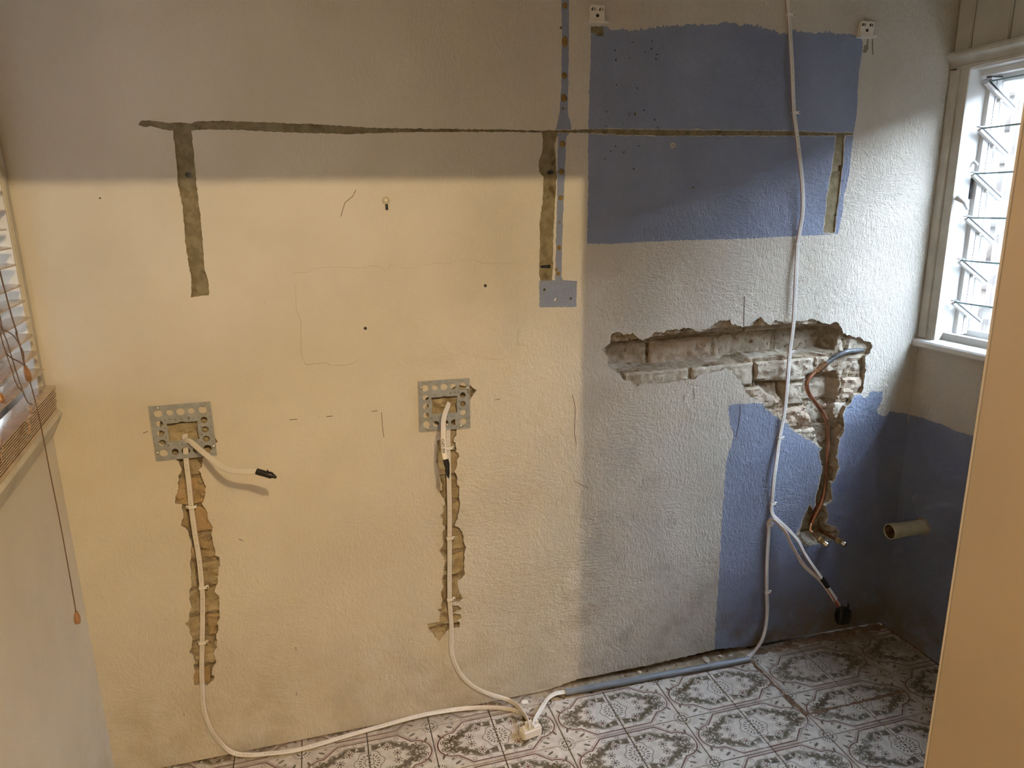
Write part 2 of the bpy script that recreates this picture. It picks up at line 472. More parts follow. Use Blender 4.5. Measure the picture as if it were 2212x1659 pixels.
# flat three-core cable section: half width w, half thickness h, three ribs
def cable_profile(w=0.0072, h=0.0029, n=26):
    out = []
    for k in range(n):
        a = 2 * math.pi * k / n
        x = w * math.copysign(abs(math.cos(a)) ** 0.7, math.cos(a)); y = h * math.copysign(abs(math.sin(a)) ** 0.55, math.sin(a))
        y *= 1.0 - 0.16 * (0.5 + 0.5 * math.cos(3 * math.pi * (x / w) + math.pi * 0)) * (abs(x) < 0.8 * w)
        out.append((x, y))
    return out
PROF = cable_profile()

def ribbon(name, pts, normals, mat, parent=None, prof=PROF, n=8):
    P = spline(pts, n); N = spline(normals, n)
    rings, lens, L = [], [], 0.0
    for i in range(len(P)):
        if i: L += np.linalg.norm(P[i] - P[i - 1])
        t = P[min(i + 1, len(P) - 1)] - P[max(i - 1, 0)]; t /= np.linalg.norm(t)
        nn = N[i] - (N[i] @ t) * t; nn /= np.linalg.norm(nn) + 1e-9
        bnn = np.cross(nn, t)
        rings.append([P[i] + x * bnn + y * nn for x, y in prof]); lens.append(L)
    k = len(prof); vs = [v for r in rings for v in r]; fs, uvs = [], []
    for i in range(len(P) - 1):
        for j in range(k):
            j2 = (j + 1) % k
            fs.append((i * k + j, i * k + j2, (i + 1) * k + j2, (i + 1) * k + j))
            uvs += [(lens[i], j / k), (lens[i], (j + 1) / k), (lens[i + 1], (j + 1) / k), (lens[i + 1], j / k)]
    fs.append(tuple(range(k))[::-1]); uvs += [(0, 0.9)] * k
    fs.append(tuple((len(P) - 1) * k + j for j in range(k))); uvs += [(0, 0.9)] * k
    o = mesh(name, vs, fs, mat, parent, uvs=uvs, smooth=True)
    return o

# ---- planar polygons with holes (constrained Delaunay)
def resample(poly, step):
    out = []
    for i in range(len(poly)):
        a, b = np.array(poly[i]), np.array(poly[(i + 1) % len(poly)])
        n = max(1, int(np.linalg.norm(b - a) / step))
        out += [a + (b - a) * k / n for k in range(n)]
    return np.array(out)
def jag(poly, amp, step=0.004, seed=0, freq=60.0):
    P = resample(poly, step); n = len(P); out = []
    for i in range(n):
        t = P[(i + 1) % n] - P[i - 1]; t = t / (np.linalg.norm(t) + 1e-9); nn = np.array([-t[1], t[0]])
        q = Vector((P[i][0] * freq, P[i][1] * freq, seed * 7.3))
        d = mnoise.noise(q) * 0.7 + mnoise.noise(q * 2.7) * 0.45
        out.append(P[i] + nn * d * amp)
    return np.array(out)
def inside(P, poly):
    P = np.asarray(P); x, y = P[:, 0], P[:, 1]; r = np.zeros(len(P), bool); j = len(poly) - 1
    for i in range(len(poly)):
        xi, yi = poly[i]; xj, yj = poly[j]
        c = ((yi > y) != (yj > y)) & (x < (xj - xi) * (y - yi) / (yj - yi + 1e-15) + xi)
        r ^= c; j = i
    return r
def cdt(loops):
    vs, es = [], []
    for L in loops:
        n0 = len(vs); vs += [Vector((float(p[0]), float(p[1]))) for p in L]
        es += [(n0 + i, n0 + (i + 1) % len(L)) for i in range(len(L))]
    v, e, f, *_ = delaunay_2d_cdt(vs, es, [], 0, 1e-6)
    V = np.array([(p.x, p.y) for p in v]); T = np.array([t for t in f])
    return V, T, V[T].mean(axis=1)
def sheet(name, V, T, keep, mi, to3, depth, mats, edge_mat, parent=None, flip=False):
    """front triangles plus side walls of `depth` behind every free edge"""
    K = T[keep]; M_ = mi[keep]
    cnt = {}
    for t in K:
        for a, b in ((t[0], t[1]), (t[1], t[2]), (t[2], t[0])): cnt[(a, b)] = cnt.get((a, b), 0) + 1
    used = {}; verts, faces, fm = [], [], []
    def vid(i, d):
        if (i, d) not in used:
            used[(i, d)] = len(verts); verts.append(to3(V[i][0], V[i][1], depth if d else 0.0))
        return used[(i, d)]
    for t, m in zip(K, M_):
        f = [vid(i, 0) for i in t]; faces.append(f[::-1] if flip else f); fm.append(int(m))
    for (a, b) in cnt:
        if (b, a) not in cnt:
            f = [vid(b, 0), vid(a, 0), vid(a, 1), vid(b, 1)]; faces.append(f[::-1] if flip else f); fm.append(edge_mat)
    return mesh(name, verts, faces, mats, parent, fmat=fm)
wall2 = lambda pts: [tuple(WP(p)[[0, 2]]) for p in pts]
def fbm(x, y, z=0.0, o=4):
    return mnoise.fractal(Vector((x, y, z)), 1.0, 2.0, o)

# ================================================================== BACK WALL
c8 = crop(1280, 660, 3.072); cA = crop(300, 800, 5.53); cB = crop(850, 780, 5.53); cC = crop(880, 1050, 4.147)
cL = crop(340, 980, 3.19); cG = crop(1100, 0, 3.687); cH = crop(1650, 0, 3.687); cS = crop(1130, 260, 3.95)

big_hole = c8([(65,290),(110,255),(130,185),(175,170),(205,195),(265,190),(330,225),(385,210),(415,170),(470,185),(500,165),(560,160),(640,145),(690,170),
  (740,165),(800,130),(850,95),(885,100),(915,90),(930,125),(990,140),(1040,135),(1080,95),(1120,80),(1140,110),(1185,130),(1210,95),(1290,120),(1345,100),
  (1400,105),(1460,85),(1510,110),(1580,125),(1610,105),(1640,120),(1665,185),(1720,200),(1750,215),(1770,205),(1800,235),(1850,240),(1855,280),(1840,310),
  (1810,345),(1812,430),(1800,530),(1785,580),(1740,595),(1710,650),(1680,670),(1660,740),(1670,790),(1665,850),(1635,890),(1630,950),(1620,1000),(1635,1070),
  (1610,1150),(1580,1180),(1590,1290),(1545,1330),(1565,1400),(1545,1450),(1600,1470),(1635,1500),(1620,1550),(1560,1560),(1500,1580),(1420,1590),(1390,1580),
  (1350,1515),(1385,1470),(1390,1430),(1440,1320),(1462,1350),(1480,1330),(1480,1280),(1500,1200),(1510,1150),(1530,1080),(1510,1020),(1500,970),(1530,945),
  (1480,920),(1450,890),(1390,860),(1330,820),(1290,780),(1230,740),(1170,700),(1130,650),(1070,620),(1020,580),(990,520),(960,480),(930,440),(890,415),
  (820,440),(740,455),(700,465),(690,490),(640,490),(560,500),(480,515),(430,515),(320,520),(295,535),(225,500),(190,480),(160,440),(100,400),(105,340)])
left_chase = (cA([(430,1060),(400,990),(380,960),(320,900),(230,870),(222,830),(250,780),(235,720),(260,660),(250,590),(480,570),(700,560),(740,535),(830,555),
  (865,640),(880,720),(900,800),(937,850),(880,900),(860,980),(790,1035),(762,1055)])
  + cL([(308,90),(290,115),(312,170),(335,230),(325,290),(310,350),(345,400),(345,450),(378,505),(365,560),(385,620),(400,700),(425,712),(425,780),(415,860),
  (420,880),(390,955),(430,980),(425,1020),(425,1130),(410,1170),(425,1215),(405,1250),(410,1330),(385,1370),(405,1425),(400,1450),(385,1480),(370,1530),
  (390,1530),(385,1560),(340,1597),(260,1597),(250,1550),(260,1500),(250,1460),(265,1440),(245,1390),(222,1365),(240,1335),(235,1270),(225,1200),(190,1170),
  (215,1165),(220,1100),(235,1060),(220,990),(235,900),(230,820),(225,740),(235,700),(230,600),(210,550),(195,510),(165,495),(180,440),(170,350),(125,343),
  (130,290),(148,240),(145,160),(170,110),(150,70)]))
mid_chase = (cB([(570,810),(530,770),(470,740),(420,690),(375,640),(400,620),(380,560),(400,500),(370,450),(420,425),(560,410),(690,400),(700,330),(780,275),(850,300),
  (905,288),(985,350),(940,420),(910,470),(880,560),(800,580),(765,640),(745,700),(750,800),(745,850),(752,880),(715,930),(720,965),(742,972),(735,1010),(757,1050),(740,1075),
  (780,1110),(787,1140),(760,1180),(767,1230),(740,1290),(720,1320),(767,1380),(755,1450),(782,1520),(782,1600)])
  + cC([(465,70),(470,150),(465,210),(445,290),(420,350),(460,370),(495,410),(505,520),(527,545),(515,580),(510,700),(505,750),(522,785),(490,830),(450,850),
  (450,900),(470,950),(497,1010),(470,1035),(400,1045),(405,1070),(460,1068),(492,1100),(440,1115),(410,1140),(480,1148),(487,1182),(440,1200),(472,1225),(467,1265),
  (420,1275),(375,1270),(330,1330),(285,1385),(240,1350),(205,1300),(180,1235),(240,1222),(285,1215),(290,1150),(300,1130),(263,1110),(300,1100),(315,1020),
  (300,960),(320,900),(300,840),(330,780),(325,760),(335,700),(330,640),(310,605),(288,580),(320,530),(315,470),(320,400),(335,370),(310,350),(320,300),
  (295,265),(320,230),(315,180),(330,160),(325,110),(300,70),(288,45)])
  + cB([(585,1540),(580,1480),(555,1400),(545,1300),(522,1230),(500,1210),(517,1180),(527,1130),(518,1100),(527,1060),(530,990),(528,950),(560,935),(560,870)]))

groove_h = [(299,269),(305,260),(340,262),(362,266),(390,264),(411,267),(424,262),(484,261),(538,263),(601,266),(700,269),(740,272),(800,276),(900,278),(1000,279),(1100,280),(1170,282),
  (1230,281),(1271,279),(1344,279),(1480,281),(1580,282),(1697,283),(1802,287),(1842,287),(1841,292),(1780,293),(1650,293),(1534,293),(1440,293),(1344,291),(1263,287),(1165,286),(1100,285),
  (1000,285),(900,285),(800,288),(740,290),(700,288),(640,287),(580,284),(500,280),(430,280),(415,283),(375,283),(350,279),(325,272),(312,276)]
groove_l = [(373,279),(374,284),(380,340),(385,400),(395,450),(400,520),(407,570),(413,600),(413,642),(430,640),(451,637),(450,605),(441,580),(438,520),(432,460),(425,400),(420,350),(414,284),(414,272)]
groove_m = [(1170,283),(1173,300),(1172,325),(1165,345),(1164,372),(1174,382),(1172,440),(1166,480),(1167,520),(1165,560),(1164,590),(1168,606),(1192,606),(1195,570),(1194,520),(1197,470),(1200,420),(1203,380),(1200,340),(1198,310),(1204,292),(1204,284)]
groove_r = [(1800,288),(1807,294),(1803,325),(1798,361),(1794,385),(1787,423),(1785,450),(1779,503),(1803,503),(1809,450),(1813,423),(1818,374),(1822,347),(1823,298),(1828,289)]
blue_up = [(1276,58),(1305,57),(1330,64),(1371,65),(1425,58),(1493,53),(1534,53),(1575,49),(1642,57),(1683,70),(1699,73),(1710,65),(1758,73),(1791,68),(1802,73),(1851,75),(1864,89),(1863,108),(1856,152),
  (1853,190),(1851,244),(1844,287),(1837,347),(1834,380),(1823,423),(1821,450),(1811,505),(1790,507),(1700,511),(1600,516),(1480,519),(1400,522),(1320,527),(1268,526),(1271,400),(1270,330),(1272,290),
  (1271,260),(1273,190),(1276,135)]
blue_strip = [(1212.5,-40),(1229,-40),(1229,81),(1227.5,190),(1226,244),(1233,268),(1234,280),(1223,296),(1221,352),(1217,450),(1214,540),(1213,596),(1216,605),(1246,607),(1245,663),(1165,664),(1165,606),(1199,605),
  (1200,570),(1201,520),(1203,450),(1204,352),(1206,296),(1200,280),(1204,268),(1208.5,244),(1212.5,190),(1214,81)]
blue_lowL = [(1574,876),(1600,872),(1645,871),(1700,870),(1760,900),(1790,960),(1800,1100),(1800,1180),(1960,1180),(1960,1420),(1543,1420),(1546,1340),(1550,1290),(1555,1200),(1560,1120),(1566,1030),(1572,980),(1580,962),(1584,935),(1577,915)]
blue_lowR = [(1790,870),(1846,853),(1859,851),(1866,860),(1876,855),(1879,846),(1905,846),(1907,862),(1899,878),(1893,888),(1900,897),(1913,899),(1922,888),(1935,891),(1962,894),(1962,1420),(1760,1420),(1780,1150),(1790,1000)]
bottom = [(252,1676),(330,1662),(409,1648),(520,1632),(659,1606),(780,1576),(949,1533),(1060,1512),(1171,1489),(1250,1467),(1330,1451),(1400,1437),(1497,1415),(1545,1403),(1620,1396),(1700,1380),(1800,1362),(1907,1344)]

HOLES = [jag(wall2(h), a, 0.0035, i, 70) for i, (h, a) in enumerate(((big_hole, 0.0065), (left_chase, 0.0045), (mid_chase, 0.0045)))]
GRO = [jag(wall2(h), 0.0028, 0.004, 10 + i, 90) for i, h in enumerate((groove_h, groove_l, groove_m, groove_r))]
def blue_edge(poly, seed):
    return jag(wall2(poly), 0.0022, 0.005, seed, 110)
bu = wall2(blue_up)
BU = jag(bu, 0.003, 0.004, 20, 120)
# the brushed upper edge of the blue rectangle is ragged
BU = np.array([p if p[1] < 2.085 else p + np.array([0, 0.010 * mnoise.noise(Vector((p[0] * 160, 3, 0))) + 0.008 * mnoise.noise(Vector((p[0] * 37, 9, 0)))]) for p in BU])
BLUE = [BU, blue_edge(blue_strip, 21), jag(wall2(blue_lowL), 0.005, 0.005, 22, 60), jag(wall2(blue_lowR), 0.004, 0.005, 23, 60)]
bottom = [(x, y + (5 if x < 1180 else 0)) for x, y in bottom]
OUT = [(XL - 0.02, 2.75)] + [(XL - 0.02, 0.005)] + [(p[0], max(0.004, p[1])) for p in jag(wall2(bottom) + [(3, 0), (3, -1), (-2, -1)], 0.004, 0.008, 30, 60) if -0.83 < p[0] < 1.905 and p[1] > -0.5] + [(XR + 0.02, 0.008), (XR + 0.02, 2.75)]
OUT = np.array(OUT)
# screw holes drilled in the wall
def disc2(p, r, n=10, sq=1.0):
    c = WP(p); return [(c[0] + r * math.cos(2 * math.pi * k / n), c[2] + r * sq * math.sin(2 * math.pi * k / n)) for k in range(n)]
PITS = [disc2((1048, 617), 0.0050, sq=1.4), disc2((789, 709), 0.0050), disc2((1176, 626), 0.0042), disc2((1233, 645), 0.0042), disc2((1216, 234), 0.0045), disc2((1211.5, 60), 0.004),
        disc2((216, 428), 0.0022), disc2((1497, 405), 0.004), disc2((1372, 246), 0.0035, sq=1.5), disc2((407, 378), 0.008), disc2((1190, 372), 0.011, sq=0.6)]
GAPS = [[tuple(WP(p)[[0, 2]]) for p in [(1168, 574), (1189, 572), (1191, 580), (1169, 579)]], [tuple(WP(p)[[0, 2]]) for p in [(1798, 358), (1819, 357), (1818, 369), (1797, 370)]]]
def rim(P, w, seed):
    n = len(P); A = 0.5 * sum(P[i][0] * P[(i + 1) % n][1] - P[(i + 1) % n][0] * P[i][1] for i in range(n)); out = []
    for i in range(n):
        t = P[(i + 3) % n] - P[i - 3]; t = t / (np.linalg.norm(t) + 1e-9); nn = np.array([t[1], -t[0]]) * (1 if A > 0 else -1)
        out.append(P[i] + nn * w * max(0.15, 0.75 + 1.1 * mnoise.noise(Vector((P[i][0] * 55, P[i][1] * 55, seed)))))
    return np.array(out)
RIMS = [rim(HOLES[0], 0.0042, 3.0), rim(GRO[3], 0.0036, 5.0), rim(GRO[0], 0.0026, 8.0)]
V, T, Cn = cdt([OUT] + HOLES + GRO + BLUE + RIMS + [np.array(p) for p in PITS + GAPS])
in_out = inside(Cn, OUT)
in_hole = np.zeros(len(T), bool); in_gro = in_hole.copy(); in_blue = in_hole.copy()
for h in HOLES + [np.array(p) for p in PITS + GAPS]: in_hole |= inside(Cn, h)
for h in GRO: in_gro |= inside(Cn, h)
for h in BLUE: in_blue |= inside(Cn, h)
in_rim = np.zeros(len(T), bool)
for h in RIMS: in_rim |= inside(Cn, h)
mi = np.where(in_blue, np.where(in_rim, 3, 1), 0)
to_wall = lambda x, z, d: (x, d, z)
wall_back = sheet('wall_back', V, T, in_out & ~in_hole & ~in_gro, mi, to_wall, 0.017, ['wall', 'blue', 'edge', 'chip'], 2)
tag(wall_back, 'plastered back wall, cream at left and blue at right, chased open to the bricks', kind='structure')
gb = sheet('groove_bed', V, T, in_out & in_gro & ~in_hole, np.zeros(len(T), int), lambda x, z, d: (x, 0.0042 + d, z), 0.012, ['groove'], 0, wall_back)
tag(gb, 'bare brown cement in the grooves where shelf edges were')
# masonry behind the plaster
bk = MB().box((XL - 0.1, 0.105, -0.05), (XR + 0.02, 0.20, 2.75)).build('masonry_core', 'mortar', wall_back)

SLOT = np.array(wall2(c8([(100,270),(200,255),(330,240),(640,185),(870,165),(1300,135),(1600,140),(1645,200),(1625,300),(1480,335),(1290,335),(1060,350),(1000,385),(860,380),(620,410),(400,430),(130,425)])))
CHAN = np.array(wall2(c8([(1440,470),(1640,450),(1645,600),(1600,700),(1655,870),(1610,1100),(1570,1250),(1560,1400),(1600,1500),(1500,1570),(1400,1560),(1420,1440),(1480,1300),(1525,1100),(1525,930),(1480,760),(1400,600)])))
CAVE = np.array(wall2(c8([(1090,508),(1290,512),(1310,560),(1250,640),(1180,590)])))
def sdist(P, poly):
    P = np.asarray(P, float); dmin = np.full(len(P), 9.0)
    for i in range(len(poly)):
        a = poly[i]; b = poly[(i + 1) % len(poly)]; ab = b - a
        t = np.clip(((P - a) @ ab) / (ab @ ab + 1e-12), 0, 1); q = a + t[:, None] * ab
        dmin = np.minimum(dmin, np.linalg.norm(P - q, axis=1))
    return np.where(inside(P, poly), -dmin, dmin)
def depth(P):
    P = np.asarray(P); d = np.full(len(P), 0.014)
    for poly, dd, w in ((SLOT, 0.072, 0.008), (CHAN, 0.045, 0.014), (CAVE, 0.035, 0.012)):
        d += dd * np.clip(0.5 - sdist(P, poly) / w, 0, 1)
    return np.minimum(d, 0.088)
HBOX = [(h.min(axis=0) - 0.012, h.max(axis=0) + 0.012) for h in HOLES]
# mortar bed: one rough sheet behind each opening
def heightfield(name, lo, hi, step, fn, mat, parent):
    nx = int((hi[0] - lo[0]) / step) + 1; nz = int((hi[1] - lo[1]) / step) + 1
    xs = np.linspace(lo[0], hi[0], nx); zs = np.linspace(lo[1], hi[1], nz)
    P = np.array([(x, z) for z in zs for x in xs]); D = fn(P)
    vs = [(p[0], d, p[1]) for p, d in zip(P, D)]
    fs = [(j * nx + i, j * nx + i + 1, (j + 1) * nx + i + 1, (j + 1) * nx + i) for j in range(nz - 1) for i in range(nx - 1)]
    return mesh(name, vs, fs, mat, parent)
for lo, hi in HBOX:
    heightfield('mortar_bed', lo, hi, 0.006, lambda P: depth(P) + 0.0065 + np.array([0.007 * fbm(p[0] * 45, p[1] * 45, 1.0) for p in P]), 'mortar', wall_back)
# individual bricks
CH, BL = 0.0857, 0.240
nb = 0
for k in range(-14, 4):
    for hi_i, h in enumerate(HOLES):
        z0 = (1.118 if hi_i == 0 else 1.0905) + CH * k
        xo = 1.1405 + (BL / 2 if (k % 2) else 0.0)
        lo, hi = HBOX[hi_i]
        if z0 + CH < lo[1] or z0 > hi[1]: continue
        for j in range(-10, 5):
            x0 = xo + j * BL; x1 = x0 + BL - 0.010; z1 = z0 + CH - 0.010
            if x1 < lo[0] or x0 > hi[0]: continue
            gx, gz = np.meshgrid(np.linspace(x0, x1, 14), np.linspace(z0, z1, 7))
            if not inside(np.c_[gx.ravel(), gz.ravel()], h).any(): continue
            # trim to the opening's neighbourhood so nothing is wasted
            a0, a1 = max(x0, lo[0]), min(x1, hi[0])
            nx = max(4, int((a1 - a0) / 0.0058)); nz = 13
            xs = np.linspace(a0, a1, nx); zs = np.linspace(z0, z1, nz)
            P = np.array([(x, z) for z in zs for x in xs]); D = depth(P)
            rnd = random.uniform(-0.005, 0.007); ch = random.uniform(0.004, 0.012); sd = random.uniform(0, 50)
            Y = []
            for (x, z), d in zip(P, D):
                e = min(x - x0, x1 - x, z - z0, z1 - z)
                nz_ = fbm(x * 28, z * 34, sd); n2 = fbm(x * 95, z * 95, sd)
                round_ = 0.006 * max(0.0, 1 - max(e, 0) / 0.007) ** 2
                Y.append(max(d + rnd + ch * nz_ * 1.2 + 0.0026 * n2 + round_ - 0.002, 0.0035))
            vs = [(p[0] + (0.002 * fbm(p[1] * 60, sd, 0)), y, p[1] + 0.002 * fbm(p[0] * 50, sd, 3)) for p, y in zip(P, Y)]
            fs = [(r * nx + i, r * nx + i + 1, (r + 1) * nx + i + 1, (r + 1) * nx + i) for r in range(nz - 1) for i in range(nx - 1)]
            ringi = [i for i in range(nx)] + [r * nx + nx - 1 for r in range(1, nz)] + [(nz - 1) * nx + i for i in range(nx - 2, -1, -1)] + [r * nx for r in range(nz - 2, 0, -1)]
            n0 = len(vs); vs += [(vs[i][0], 0.11, vs[i][2]) for i in ringi]
            m = len(ringi)
            fs += [(ringi[(i + 1) % m], ringi[i], n0 + i, n0 + (i + 1) % m) for i in range(m)]
            bo_ = mesh('brick', vs, fs, 'brick' if hi_i == 0 else 'brick2', wall_back); autosmooth(bo_, 24); nb += 1
print('bricks', nb)

# shallow plaster patch with a ragged lip in the middle of the cream area
cP = crop(600, 540, 4.022)
patch = wall2(cP([(140,200),(270,192),(300,162),(400,150),(520,146),(700,152),(770,150),(790,136),(840,136),(890,150),(915,166),(960,162),(975,128),(1065,124),(1078,158),(1205,155),(1230,135),(1410,108),(1450,124),(1530,105),
   (1600,82),(1690,84),(1740,98),(1780,114),(1980,115),(2075,105),(2088,130),(2080,400),(2088,640),(2085,830),(2015,880),(1980,915),(1935,945),(1840,940),(1720,915),(1695,880),(1650,905),(1570,915),(1520,940),(1480,940),(1375,960),(1330,975),
   (1270,975),(1150,920),(1000,930),(690,955),(640,985),(560,995),(460,998),(430,975),(240,990),(200,880),(205,620),(165,520),(150,300)]))
PV, PT, PC = cdt([jag(patch, 0.0016, 0.005, 40, 60), jag(wall2(cP([(160,205),(380,214),(680,196),(900,196),(960,224),(1040,228),(1250,206),(1560,188),(1880,176),(2075,182),(2082,820),(1900,870),(1200,900),(250,960)])), 0.002, 0.005, 41, 60)])
ok = inside(PC, np.array(patch))
inner_ok = inside(PC, np.array(wall2(cP([(160,205),(380,214),(680,196),(900,196),(960,224),(1040,228),(1250,206),(1560,188),(1880,176),(2075,182),(2082,820),(1900,870),(1200,900),(250,960)]))))
tag(sheet('plaster_patch', PV, PT, ok, np.zeros(len(PT), int), lambda x, z, d: (x, -0.0020 + d, z), 0.0019, ['wall'], 0, wall_back), 'smooth filled patch with a ragged raised lip')
# black discs painted on the patch as the shade of its two old screw holes
for p in ((1048, 617), (789, 709)):
    c = WP(p); MB().ring([(c[0], -0.0015, c[2]), (c[0], -0.0024, c[2])], 0.0046, 10).build('screw_hole_shade', 'ink', wall_back)

for seg_ in (patch[0:30], patch[45:58], [patch[k] for k in (30, 31, 32, 33)]):
    MB().ring([(x, -0.0018, z) for x, z in seg_], [0.0011 + 0.0008 * abs(mnoise.noise(Vector((x * 40, z * 40, 1)))) for x, z in seg_], 6).build('plaster_lip', 'wall', wall_back, smooth=True)
# glue spots on the blue strip
for (px, py, r, sq) in ((1220,12,.0085,1),(1220,90,.0095,1.6),(1219,163,.0095,1),(1218,212,.010,1.15),(1215,311,.010,1),(1213,371,.009,1),(1211.5,427,.008,1),(1209,480,.0035,1),(1208,535,.0075,1),(1206,591,.007,1),(1202,582,.005,1)):
    c = WP((px, py)); vs = [(c[0], -0.0022, c[2])]; n = 16
    for rr, yy in ((0.8, -0.0018), (1.0, 0.001)):
        for k in range(n):
            a = 2 * math.pi * k / n; q = rr * r * (1 + 0.18 * mnoise.noise(Vector((math.cos(a) * 2, math.sin(a) * 2, px))))
            vs.append((c[0] + q * math.cos(a), yy, c[2] + q * sq * math.sin(a)))
    fs = [(0, 1 + (k + 1) % n, 1 + k) for k in range(n)] + [(1 + k, 1 + (k + 1) % n, 1 + n + (k + 1) % n, 1 + n + k) for k in range(n)]
    autosmooth(mesh('glue_spot', vs, fs, 'glue', wall_back), 60)
# pencil ticks and scratches
def mark(pts, w=0.0012, mat='pencil', name='pencil_mark'):
    P = [WP(p, 0.0012) for p in pts]; b = MB()
    for i in range(len(P) - 1):
        t = P[i + 1] - P[i]; t /= np.linalg.norm(t); nn = np.cross(t, [0, 1, 0]) * w / 2
        b.add([P[i] - nn, P[i] + nn, P[i + 1] + nn, P[i + 1] - nn, P[i] - nn + [0, .002, 0], P[i] + nn + [0, .002, 0], P[i + 1] + nn + [0, .002, 0], P[i + 1] - nn + [0, .002, 0]],
              [(0, 1, 2, 3), (0, 4, 5, 1), (2, 6, 7, 3), (1, 5, 6, 2), (0, 3, 7, 4)])
    return b.build(name, mat, wall_back)
for pts in ([(625,907),(642,906)],[(705,900),(719,899)],[(803,889),(816,887)],[(1069,864),(1080,862)],[(824,891),(826,918),(829,944)],[(309,936),(319,932)],[(1236,852),(1243,880),(1241,935),(1245,960)],
            [(769,410),(762,424),(745,438),(736,468)],[(1608,640),(1607,705)],[(1478,853),(1478,865)],[(1499,840),(1500,862)],[(1598,875),(1599,892),(1596,915),(1590,945)],[(397,1540),(398,1546)],
            [(516,1165),(525,1168)],[(638,1398),(640,1405)],[(640,1495),(641,1503)],[(1242,1040),(1262,1050),(1270,1055)]):
    mark(pts, 0.0014)
mark([(1201, 644), (1198, 650)], 0.004, 'plastic', 'paint_nick')
# exposed cement below the two white brackets
for pts in ([(1277,57),(1303,58),(1304,78),(1290,78),(1284,72),(1276,70)], [(1867,98),(1873,97),(1876,104),(1870,114),(1864,113)]):
    q = jag(wall2(pts), 0.0015, 0.004, 55, 90); vv, tt, cc = cdt([q])
    sheet('bare_patch', vv, tt, inside(cc, q), np.zeros(len(tt), int), lambda x, z, d: (x, -0.0008 + d, z), 0.0012, ['groove'], 0, wall_back)
mark([(1885, 84), (1885, 100), (1886, 118)], 0.0035, 'groove', 'scratch'); mark([(1875, 84), (1874, 100)], 0.0055, 'groove', 'scratch')
# small paint nicks in the blue rectangle
rs = random.Random(5)
for i in range(26):
    px, py = rs.uniform(1285, 1420), rs.choice([rs.uniform(85, 130), rs.uniform(235, 275), rs.uniform(80, 380)])
    l = rs.uniform(1.5, 5); an = rs.uniform(0, 3)
    mark([(px, py), (px + l * math.cos(an), py + l * math.sin(an))], rs.uniform(0.0015, 0.0035), 'ink', 'paint_nick')

# ================================================================== LEFT WALL AND WINDOW
def lwbox(b, s0, s1, n0, n1, z0, z1): return b.box((s0, n0, z0), (s1, n1, z1), LW)
wl = MB()
SW0, SW1, ZW0, ZW1 = 0.034, 1.12, 1.10, 2.30
lwbox(wl, -0.02, 2.0, -0.13, 0, -0.02, ZW0); lwbox(wl, -0.02, SW0, -0.13, 0, ZW0, 2.75); lwbox(wl, SW1, 2.0, -0.13, 0, ZW0, 2.75); lwbox(wl, SW0, SW1, -0.13, 0, ZW1, 2.75)
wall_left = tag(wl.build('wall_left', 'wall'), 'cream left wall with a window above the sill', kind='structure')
lb = MB(); lwbox(lb, 0.002, 0.030, 0, 0.0045, 1.15, 2.6); lb.build('corner_bead', 'trim', wall_left)
win1 = thing('window_1', 'left window with white frame behind a brown slatted blind', None, tuple(LW(0.5, -0.05, 1.15))); win1['kind'] = 'structure'
wf = MB()
lwbox(wf, SW0 - 0.001, SW0 + 0.012, -0.12, -0.002, 1.148, ZW1); lwbox(wf, SW0, SW0 + 0.05, -0.11, -0.075, 1.148, ZW1); lwbox(wf, SW1 - 0.05, SW1, -0.11, -0.075, 1.148, ZW1); lwbox(wf, SW0, SW1, -0.11, -0.075, 1.148, 1.20); lwbox(wf, SW0, SW1, -0.11, -0.075, ZW1 - 0.05, ZW1)
lwbox(wf, 0.55, 0.59, -0.11, -0.075, 1.148, ZW1)
wf.build('frame', 'white', win1)
for s0, s1 in ((SW0 + 0.05, 0.55), (0.59, SW1 - 0.05)):
    g_ = MB(); lwbox(g_, s0, s1, -0.098, -0.094, 1.20, ZW1 - 0.05); g_.build('pane', 'glass', win1)
sl = MB(); prof = [(-0.125, 1.148), (0.018, 1.148), (0.026, 1.144), (0.0305, 1.134), (0.026, 1.121), (0.004, 1.079), (0.0, 1.077), (-0.125, 1.099)]
vs = [LW(s, n, z) for s in (0.0, 1.3) for n, z in prof]; m = len(prof)
sl.add(vs, [tuple(range(m))[::-1], tuple(range(m, 2 * m))] + [(i, (i + 1) % m, m + (i + 1) % m, m + i) for i in range(m)])
autosmooth(sl.build('sill', 'trim', win1), 35)

# ---- venetian blind
blind = thing('venetian_blind', 'brown wooden slatted blind half raised at the left window', 'blind', tuple(LW(0.5, 0.0, 1.15)))
tips = [(9,495),(16.5,536),(27,573),(37,619),(47.5,652),(59.5,688),(69,726),(82,761),(95.6,797)]
def slat(name, s0, n1, z, wdt=0.05, th=0.0032, s1=1.10, tilt=0.0, bow=0.004):
    vs, fs = [], []; k = 5
    for s in (s0, s1):
        for side in (0, 1):
            for i in range(k):
                t = i / (k - 1); n = n1 - wdt + wdt * t
                vs.append(LW(s, n, z + bow * (1 - (2 * t - 1) ** 2) + tilt * (1 - t) - th * side))
    q = 2 * k
    for i in range(k - 1):
        fs += [(i, i + 1, q + i + 1, q + i), (k + i + 1, k + i, q + k + i, q + k + i + 1), (i + 1, i, k + i, k + i + 1), (q + i, q + i + 1, q + k + i + 1, q + k + i)]
    fs += [(0, q, q + k, k), (k - 1, 2 * k - 1, q + 2 * k - 1, q + k - 1)]
    o = mesh(name, vs, fs, 'slat', blind); return autosmooth(o, 40)
zs_, ns_ = [], []
